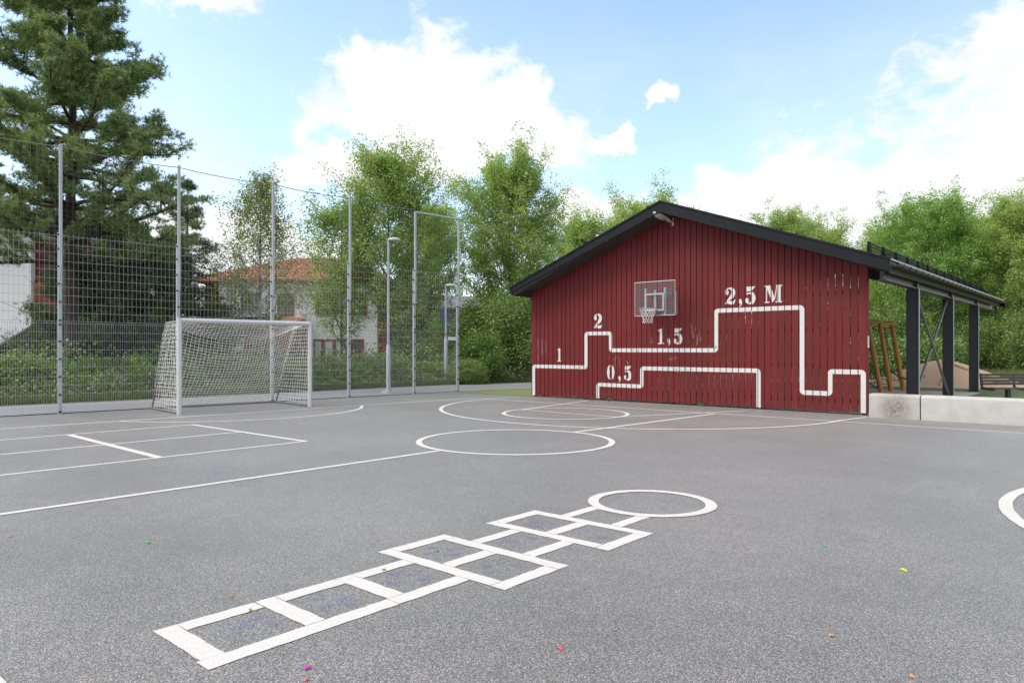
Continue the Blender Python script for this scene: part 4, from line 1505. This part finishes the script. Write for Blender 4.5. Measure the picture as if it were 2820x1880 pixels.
def plant_tree(name, label, px, Z, meshes, leaf, bark, cat='tree', group=None, rz=0.0, s=1.0):
    x, y = cw((px - 1176) / 1630 * Z, Z)
    t = thing(name, label, cat, (x, y, -0.03), rz, group)
    t.scale = (s, s, s)
    link('trunk', meshes[0], bark, t)
    link('crown', meshes[1], leaf, t)
    return t


def env_keys(*ks):
    xs = [k[0] for k in ks]
    ys = [k[1] for k in ks]
    return lambda t: float(np.interp(t, xs, ys))


asp1 = broadleaf(14, 12.9, 0.17, 0.24, env_keys((0, 2.2), (0.2, 3.5), (0.45, 3.4), (0.7, 2.6), (0.9, 1.6), (1, 0.5)), 58, 60000, 0.105, 0.15, (0.45, 0.95), nsec=10)
asp2 = broadleaf(23, 14.2, 0.19, 0.10, env_keys((0, 2.8), (0.3, 4.3), (0.6, 4.0), (0.8, 3.0), (0.93, 2.0), (1, 0.7)), 70, 105000, 0.11, 0.16, (0.45, 1.0), nsec=10)
asp3 = broadleaf(37, 11.5, 0.15, 0.08, env_keys((0, 2.9), (0.3, 4.2), (0.6, 3.7), (0.8, 2.7), (0.93, 1.8), (1, 0.6)), 56, 62000, 0.115, 0.17, (0.35, 0.95), nsec=10)
asp4 = broadleaf(51, 16.0, 0.20, 0.14, env_keys((0, 3.2), (0.3, 5.4), (0.6, 5.2), (0.8, 4.0), (0.93, 2.8), (1, 1.0)), 66, 95000, 0.125, 0.18, (0.35, 0.95), nsec=10)
asp5 = broadleaf(71, 10.2, 0.12, 0.22, env_keys((0, 1.8), (0.3, 3.0), (0.6, 2.6), (0.85, 1.7), (1, 0.6)), 40, 21000, 0.11, 0.16, (0.4, 0.9), nsec=8)
bir1 = broadleaf(63, 10.6, 0.10, 0.14, lambda t: 2.8 * (1 - t) ** 0.7 + 0.2, 56, 20000, 0.085, 0.11, (0.65, 1.05), 0.2, 0.30, nsec=7)

plant_tree('birch_tree', 'slender birch with sparse yellowing leaves behind the goal', 600, 34, bir1, 'leaf_birch', 'bark_birch')
TG = 'aspen trees behind the fence'
A1 = plant_tree('aspen_tree', 'tall aspen behind the taller lamp post with browning top', 893, 40, asp1, 'leaf_aspen', 'bark_aspen', group=TG, s=0.97)
A2 = plant_tree('aspen_tree', 'broad bright green aspen left of the red wall', 1172, 43, asp2, 'leaf_aspen', 'bark_aspen', group=TG, rz=1.0, s=0.88)


def clone(src, label, px, Z, s, rz, group, mat=None):
    x, y = cw((px - 1176) / 1630 * Z, Z)
    c = copy_tree(src, None, label=label, group=group)
    c.location = (x, y, -0.03)
    c.rotation_euler = (0, 0, rz)
    c.scale = (s, s, s * 1.0)
    return c


A3 = plant_tree('aspen_tree', 'bushy aspen with low boughs left of the taller lamp post', 785, 41, asp5, 'leaf_aspen', 'bark_aspen', group=TG, rz=2.0, s=0.95)
A3b = plant_tree('aspen_tree', 'aspen seen above the left eave of the pavilion', 1340, 52, asp3, 'leaf_aspen', 'bark_aspen', group=TG, rz=3.6, s=0.92)
FG = 'leafy trees of the wood behind the pavilion'
A4 = plant_tree('leafy_tree', 'tall rounded tree rising behind the snow guard of the right eave', 2135, 47, asp4, 'leaf_forest', 'bark_aspen', group=FG, rz=0.4, s=0.68)
clone(A1, 'thin aspen between the last two fence posts', 990, 46, 0.83, 2.2, TG)
clone(A3b, 'rounded tree top directly behind the roof ridge', 1500, 58, 1.14, 0.7, FG)
clone(A1, 'smaller tree top just right of the roof ridge', 1590, 66, 1.02, 1.7, FG)
clone(A2, 'pale tree top rising over the middle of the right roof slope', 1810, 66, 0.95, 2.9, FG)
clone(A3b, 'pale sloping tree top low over the right roof slope', 1885, 62, 1.0, 5.0, FG)
clone(A2, 'tree at the right edge of the picture, above the bench', 2345, 45, 0.74, 4.1, FG)
clone(A3b, 'broad tree crown between the eave and the right edge tree', 2235, 50, 0.84, 1.2, FG)
clone(A1, 'tree left of the first steel column beneath the eave', 2040, 52, 0.80, 5.5, FG)
clone(A3b, 'leafy tree seen between first and second steel columns', 2140, 55, 0.95, 2.5, FG)
clone(A4, 'leafy tree seen between second and third steel columns', 2215, 60, 0.70, 3.3, FG)
clone(A3b, 'leafy tree right of the third steel column', 2300, 54, 0.98, 0.2, FG)
clone(A1, 'tree low in the gap beside the wall end, behind the climbing frame', 2005, 62, 0.80, 0.9, FG)
clone(A3b, 'tree behind the bench end at the picture edge', 2400, 50, 0.95, 2.0, FG)
clone(A2, 'green tree behind the orange climbing frame', 2075, 66, 0.85, 0.1, FG)


def bush(seed, rx, ry, h, n, lsize, base=0.05, nst=10):
    rng = np.random.RandomState(seed)
    k = 70
    u = unit(rng.normal(size=(k, 3)))
    rad = rng.uniform(0.35, 1.0, (k, 1)) ** 0.6
    A = u * rad * np.array([rx, ry, h * 0.5]) + np.array([0, 0, h * 0.5])
    A[:, 2] = np.maximum(A[:, 2], base)
    w = rng.uniform(0.3, 1.7, k)
    C = A[rng.choice(k, n, p=w / w.sum())] + rng.normal(0, 1, (n, 3)) * np.array([rx, ry, h * 0.5]) * 0.16
    C[:, 2] = np.maximum(C[:, 2], base)
    mb = MB()
    for i in range(nst):
        e = A[rng.randint(k)]
        mb.tube([(rng.normal(0, 0.1), rng.normal(0, 0.1), 0), tuple(e * np.array([0.5, 0.5, 0.6])), tuple(e)], [0.03, 0.02, 0.008], 4)
    return mb.mesh('stems'), leaf_mesh('foliage', C, lsize, rng)


def plant_bush(label, px, Z, meshes, leaf, s=1.0, rz=0.0, name='bush', group=None, cat='bush'):
    x, y = cw((px - 1176) / 1630 * Z, Z)
    t = thing(name, label, cat, (x, y, -0.03), rz, group)
    t.scale = (s, s, s)
    link('stems', meshes[0], 'stem', t)
    link('foliage', meshes[1], leaf, t)
    return t


b1 = bush(5, 1.15, 1.0, 2.3, 9000, 0.085)
b2 = bush(6, 2.1, 1.8, 4.6, 24000, 0.10)
b3 = bush(8, 1.5, 1.3, 1.7, 9000, 0.10)
plant_bush('bright green juniper like bush right of the last fence post', 1098, 32.5, b1, 'leaf_bright')
B2 = plant_bush('tall dark bush next to the left end of the red wall', 1205, 35.5, b2, 'leaf_bush')
BG = 'dark bushes under the aspens'
clone(B2, 'dark thicket behind the shorter lamp post', 1040, 38, 0.8, 1.0, BG)
clone(B2, 'dark bush between the bright green bush and the red wall', 1150, 38, 1.05, 2.0, BG)
clone(B2, 'dark bush under the aspens right of the taller lamp post', 965, 40, 0.8, 3.0, BG)
B3 = plant_bush('low dark bush at the path edge below the shorter lamp post', 1075, 31.0, b3, 'leaf_bush', 0.62)
RG = 'undergrowth bushes at the edge of the wood'
plant_bush('bright green bush rising behind the top of the tan mound', 2150, 40, b3, 'leaf_bright', 1.25, 0.5, group=RG)
clone(B3, 'green bush at the left foot of the mound', 2035, 41, 1.3, 1.0, RG)
clone(B3, 'low bush left of the mound by the wall end', 2000, 37, 0.75, 2.0, RG)
clone(B2, 'large shrub between second and third columns behind the mound', 2215, 45, 0.75, 2.4, RG)
clone(B2, 'large shrub right of the third column above the bench back', 2290, 44, 0.80, 0.4, RG)
clone(B2, 'large shrub behind the bench at the right edge', 2365, 42, 0.75, 4.0, RG)
clone(B2, 'large shrub between first and second columns', 2130, 48, 0.9, 5.0, RG)
clone(B2, 'large shrub behind the rope net of the climbing frame', 2040, 47, 0.9, 0.0, RG)
LG = 'leafy plants along the path at the left'
plant_bush('grey green leafy shrub at the left edge behind the fence', 35, 22.5, b3, 'leaf_pale', 0.80, 0.3, group=LG)
plant_bush('grey green leafy shrub beside the first fence post', 118, 23.5, b3, 'leaf_pale', 0.62, 1.9, group=LG)
clone(B3, 'dark green shrub under the pine right of the first fence post', 215, 25.5, 0.70, 3.0, LG)
clone(B3, 'dark green shrub just left of the goal', 330, 26.5, 0.75, 4.2, LG)


# conifers
def pine(seed, H, r0, z0, env, nwh, per, ntuft, needle, width, k, elev=(0.05, 0.45), bend=0.5, plate=0.22, tail=0.45, trunk_bend=0.0, dead=0, jit=0.4):
    rng = np.random.RandomState(seed)
    mb = MB()
    tr = [np.array([0.05 * math.sin(i * 1.3) + trunk_bend * (i / 12) ** 2, 0.05 * math.cos(i * 0.9), H * 0.99 * i / 12]) for i in range(13)]
    mb.tube([tuple(p) for p in tr], [max(0.02, r0 * (1 - 0.92 * i / 12)) for i in range(13)], 10)
    anchors, ax, wts = [], [], []

    def at(z):
        f = min(z / (H * 0.99), 1) * 12
        i = min(int(f), 11)
        return tr[i] + (tr[i + 1] - tr[i]) * (f - i)
    for wv in range(nwh):
        zc = z0 + (H * 0.985 - z0) * (wv + rng.uniform(-jit, jit)) / (nwh - 1)
        zc = min(max(zc, z0 * 0.9), H * 0.98)
        a0 = rng.uniform(0, 6.28)
        for b_ in range(per):
            a = a0 + b_ * 6.283 / per + rng.normal(0, 0.3)
            L = env(zc) * rng.uniform(0.74, 1.06)
            if L < 0.15:
                continue
            e = rng.uniform(*elev)
            d = (math.cos(a) * math.cos(e), math.sin(a) * math.cos(e), math.sin(e))
            pts = curve_pts(at(zc), d, L, bend, 7, rng, 0.09)
            rb = max(0.012, 0.022 * L)
            mb.tube([tuple(p) for p in pts], [rb * (1 - 0.85 * q / 7) for q in range(8)], 5, caps=False)
            for s in range(8):
                q = rng.randint(2, 7)
                dd = unit(unit(pts[q + 1] - pts[q]) * 0.8 + rng.normal(0, 0.6, 3) * np.array([1, 1, 0.45]) + np.array([0, 0, 0.25 * (bend > 0)]))
                sp = curve_pts(pts[q], dd, L * rng.uniform(0.16, 0.36), bend * 0.5, 3, rng, 0.12)
                mb.tube([tuple(p) for p in sp], [rb * 0.35, rb * 0.25, rb * 0.18, 0.004], 4, caps=False)
                for j in range(1, 4):
                    anchors.append(sp[j]); ax.append(unit(sp[j] - sp[j - 1])); wts.append(1.3)
            for q in range(8):
                if q / 7 >= tail:
                    anchors.append(pts[q]); ax.append(unit(pts[q] - pts[q - 1])); wts.append(1.0)
    for s in range(dead):
        zc = rng.uniform(0.10, 0.95) * H
        a = rng.uniform(0, 6.28)
        pts = curve_pts(at(zc), (math.cos(a), math.sin(a), 0.5), env(zc) * 0.7 + 0.3, -0.2, 3, rng, 0.08)
        mb.tube([tuple(p) for p in pts], [0.018, 0.012, 0.008, 0.004], 4, caps=False)
    anchors, ax, w = np.array(anchors), np.array(ax), np.array(wts)
    w *= rng.uniform(0.3, 1.7, len(w))
    idx = rng.choice(len(anchors), ntuft, p=w / w.sum())
    C = anchors[idx] + rng.normal(0, 1, (ntuft, 3)) * np.array([plate, plate, plate * 0.6])
    C[:, 2] = np.maximum(C[:, 2], 0.1)
    A = unit(ax[idx] + np.array([0, 0, 0.55 if bend > 0 else -0.05]) + rng.normal(0, 0.35, (ntuft, 3)))
    return mb.mesh('trunk'), tuft_mesh('crown', C, A, needle, width, k, rng)


def env_pine(z):
    ks = [(3.0, 4.6), (5.0, 5.0), (7.0, 5.0), (9.0, 4.3), (11.0, 3.2), (13.0, 2.4), (15.0, 1.8), (16.5, 1.1), (18.0, 0.4)]
    for (z0, r0), (z1, r1) in zip(ks[:-1], ks[1:]):
        if z <= z1:
            return r0 + (r1 - r0) * max(0, (z - z0)) / (z1 - z0)
    return 0.5


pm = pine(101, 18.0, 0.27, 4.7, env_pine, 18, 6, 60000, 0.17, 0.011, 10, (-0.15, 0.30), 0.35, 0.125, 0.35, dead=25, jit=0.3)
plant_tree('pine_tree', 'huge Scots pine with reddish trunk at the left, behind the fence', 163, 26.5, pm, 'needle_pine', 'bark_pine')
pm2 = pine(117, 6.6, 0.16, 0.5, lambda z: 3.1 * max(0.1, 1 - (z / 7.2) ** 1.6), 12, 6, 20000, 0.16, 0.009, 8, (-0.15, 0.35), 0.4, 0.24, 0.3)
PG = 'dark young conifers under the big pine'
P2 = plant_tree('pine_tree', 'dense dark young pine right of the big pine trunk', 285, 31, pm2, 'needle_dark', 'bark_pine', group=PG)
clone(P2, 'dark young pine just right of the first fence post', 165, 30, 0.82, 1.4, PG)
clone(P2, 'dark young pine at the foot of the red siding', 95, 31, 0.42, 2.4, PG)
clone(P2, 'dark young pine behind the goal net', 385, 32, 0.92, 2.2, PG)
sm = pine(133, 9.4, 0.13, 0.6, lambda z: 3.2 * max(0.0, 1 - z / 9.3) ** 0.9 + 0.12, 22, 5, 10000, 0.12, 0.008, 8, (-0.25, 0.15), 0.12, 0.10, 0.2, dead=18, jit=1.6)
plant_tree('spruce_tree', 'narrow spruce with thin bare twigs at the top behind the second fence post', 432, 33, sm, 'needle_dark', 'stem')
clone(P2, 'dark young conifer between spruce and birch', 500, 36, 0.55, 4.0, PG)

# undergrowth belt along the far side of the path, one mass nobody could count
rg = np.random.RandomState(77)


def belt(n, t0, t1, w0, w1, hmax):
    i = rg.uniform(t0, t1, n)
    pts = np.array(FAR)
    ys = pts[:, 1]
    x = np.interp(i, ys, pts[:, 0])
    off = rg.uniform(w0, w1, n)
    lump = 0.55 + 0.45 * np.sin(i * 2.1 + off * 1.3) * np.sin(i * 0.83 + 1.0) + 0.25 * np.sin(i * 5.1 + off * 3)
    h = hmax * np.clip(lump, 0.25, 1.1) * np.clip((off - w0) / 0.8, 0.3, 1)
    z = rg.uniform(0, 1, n) ** 0.7 * h
    return np.stack([x - off, i, z], axis=1)


C = belt(60000, 9.0, 24.5, 0.5, 3.2, 1.25)
link('undergrowth', leaf_mesh('undergrowth', C, 0.085, rg), 'leaf_bush', kind='stuff', label='low mixed undergrowth along the far side of the path', cat='undergrowth')
C = belt(16000, 2.0, 30.0, 0.45, 2.6, 0.95)
link('pale_undergrowth', leaf_mesh('pale_undergrowth', C, 0.08, rg), 'leaf_pale', kind='stuff', label='pale grey green flowering weeds among the undergrowth', cat='undergrowth')
C = belt(13000, -4.0, 9.5, 0.8, 3.0, 0.85)
link('undergrowth', leaf_mesh('undergrowth', C, 0.085, rg), 'leaf_bush', kind='stuff', label='low dark weeds under the big pine', cat='undergrowth')


C = belt(36000, -2.0, 26.0, 2.6, 9.0, 1.7)
link('undergrowth', leaf_mesh('undergrowth', C, 0.11, rg), 'leaf_bush', kind='stuff', label='shaded thicket under the conifers and aspens', cat='undergrowth')


def grass(n, gen, h):
    P = gen(n)
    a = rg.uniform(0, 6.28, n)
    hh = h * rg.uniform(0.5, 1.3, (n, 1))
    s_ = np.stack([np.cos(a), np.sin(a), np.zeros(n)], axis=1) * 0.012
    tip = P + np.concatenate([rg.normal(0, 0.06, (n, 2)), hh], axis=1)
    V = np.stack([P - s_, P + s_, tip], axis=1).reshape(-1, 3)
    return np_mesh('grass', V, np.arange(n * 3).reshape(-1, 3))


def verge(n):
    i = rg.uniform(0.0, 34.0, n)
    pts = np.array(FAR)
    x = np.interp(i, pts[:, 1], pts[:, 0])
    return np.stack([x - rg.uniform(0.02, 1.1, n) ** 1.3, i, np.full(n, -0.03)], axis=1)


link('grass_verge', grass(42000, verge, 0.22), 'grass_blade', kind='stuff', label='rough grass verge along the far path edge', cat='grass')


def woods(n):
    x = rg.uniform(-16, 14, n)
    y = rg.uniform(38.0, 50, n)
    return np.stack([x, y, np.full(n, -0.03)], axis=1)


link('wood_floor_grass', grass(40000, woods, 0.45), 'grass_blade', kind='stuff', label='tall grass at the edge of the wood behind the mound', cat='grass')

def far_wood(n):
    X = rg.uniform(-6, 60, n)
    Z = rg.uniform(72, 80, n)
    h = 6.0 + 1.6 * np.sin(X * 0.7) + 1.2 * np.sin(X * 1.9 + 1) + 0.8 * np.sin(X * 4.3)
    z = rg.uniform(0, 1, n) ** 0.8 * h
    return np.stack([CY * X - SY * Z, SY * X + CY * Z, z], axis=1)


link('far_wood', leaf_mesh('far_wood', far_wood(70000), 0.30, rg), 'leaf_forest', kind='stuff', label='far wood that closes the view behind the pavilion', cat='wood')

# small weeds growing at the foot of the red wall
wm = bush(90, 0.10, 0.04, 0.10, 60, 0.035, 0.01, 3)
for k, (x, lab) in enumerate(((-12.9, 'low weed at the wall foot nearest the left wall corner'), (-11.62, 'weed at the wall foot right of the short white line'), (-12.25, 'tiny weed just left of the short white line'), (-8.75, 'brighter green weed at the wall foot below the hoop and 1,5 mark'))):
    t = thing('weed', lab, 'weed', (x, YW - 0.045, 0), k * 1.0, 'weeds at the foot of the red wall')
    link('stems', wm[0], 'stem', t)
    link('leaves', wm[1], 'leaf_bright', t)

# ------------------------------------------------------------------ litter on the asphalt
SCR = [('magenta', (-2.929, 1.865), (0.55, 0.03, 0.42), 0.030, 'magenta paper scrap near the bottom edge below the hopscotch'),
       ('pink', (-2.175, 2.834), (0.75, 0.13, 0.16), 0.024, 'pink paper scrap right of the hopscotch'),
       ('pink', (-2.83, 1.80), (0.75, 0.20, 0.18), 0.018, 'pink paper scrap at the very bottom edge'),
       ('green', (-5.76, 2.263), (0.03, 0.50, 0.06), 0.032, 'bright green paper scrap left of the hopscotch'),
       ('green', (-3.908, 3.595), (0.03, 0.45, 0.06), 0.030, 'bright green paper scrap inside a hopscotch square'),
       ('yellow', (-1.19, 5.38), (0.55, 0.60, 0.05), 0.038, 'yellow green paper strip on the right of the court'),
       ('cyan', (-1.787, 5.636), (0.05, 0.38, 0.45), 0.030, 'turquoise paper scrap right of the hopscotch circle')]
rl_ = random.Random(12)


def scrap(name, label, cat, loc, col, s, group):
    key = 'scrap_%s' % '_'.join('%02d' % int(c * 99) for c in col)
    if key not in MATS:
        pmat(key, col, 0.7, var=0.15, scale=60)
    m = MB()
    pts = []
    for k in range(7):
        a = 2 * math.pi * k / 7
        r = s * 0.68 * rl_.uniform(0.55, 1.1)
        pts.append((r * math.cos(a) * 1.3, r * math.sin(a) * 0.8, 0.004 + 0.014 * rl_.random()))
    m.v = pts + [(0, 0, 0.016)] + [(p[0], p[1], max(p[2] - 0.003, 0.001)) for p in pts]
    n = 7
    m.f = [(k, (k + 1) % n, 7) for k in range(n)] + [(8 + k, 8 + (k + 1) % n, (k + 1) % n, k) for k in range(n)] + [tuple(8 + k for k in reversed(range(n)))]
    o = link(name, m.mesh(name), key, None, label=label, cat=cat, group=group)
    o.location = (*loc, 0.0)
    o.rotation_euler = (0, 0, rl_.uniform(0, 6))
    return o


for nm, loc, col, s, lab in SCR:
    scrap('paper_scrap', lab, 'paper scrap', loc, col, s, 'coloured paper scraps on the court')
LV = [((-1.202, 3.894), 'dry tan leaf on the asphalt below the right of the hopscotch'), ((-3.822, 2.063), 'dry orange leaf in the first hopscotch square'), ((-3.842, 3.042), 'dry orange leaf on the edge of the third hopscotch square'),
      ((-4.12, 2.10), 'dry leaf just left of the hopscotch start'), ((-6.785, 1.60), 'dry brown leaf at the left edge of the court'), ((-0.774, 3.65), 'dry tan leaf at the bottom right of the court')]
for loc, lab in LV:
    scrap('fallen_leaf', lab, 'leaf', loc, (0.50, 0.25, 0.10), 0.020, 'dry leaves on the court')

# blue chalk rubbed into the hopscotch squares: thin broken chalk layer
chm = bpy.data.materials.new('blue_chalk')
chm.use_nodes = True
nt = chm.node_tree
nt.nodes.clear()
t = NT(nt)
co = t.n('ShaderNodeTexCoord')
fac = t.m('MULTIPLY', t.smooth(t.noise(co.outputs['Object'], 9, 2, 0.5), 0.47, 0.66), t.smooth(t.noise(co.outputs['Object'], 110, 4, 0.7), 0.38, 0.62))
d = t.n('ShaderNodeBsdfDiffuse')
d.inputs['Color'].default_value = (0.19, 0.21, 0.40, 1)
tp = t.n('ShaderNodeBsdfTransparent')
mx = t.n('ShaderNodeMixShader')
t.l(t.m('MULTIPLY', fac, 0.5), mx.inputs[0])
t.l(tp.outputs[0], mx.inputs[1])
t.l(d.outputs[0], mx.inputs[2])
o = t.n('ShaderNodeOutputMaterial')
t.l(mx.outputs[0], o.inputs['Surface'])
MATS['blue_chalk'] = chm
for x, y, a, b in ((-3.60, 1.93, 0.18, 0.17), (-3.60, 2.48, 0.18, 0.17), (-3.6, 3.06, 0.18, 0.17), (-3.32, 3.63, 0.17, 0.16), (-3.88, 3.63, 0.17, 0.16), (-3.6, 4.2, 0.18, 0.18), (-3.88, 4.78, 0.17, 0.16), (-3.3, 4.78, 0.17, 0.16)):
    ring = [(x + a * math.cos(k * math.pi / 8), y + b * math.sin(k * math.pi / 8)) for k in range(16)]
    link('chalk_smudge', sheet(ring, 0.0035).mesh('chalk_smudge'), 'blue_chalk', court)
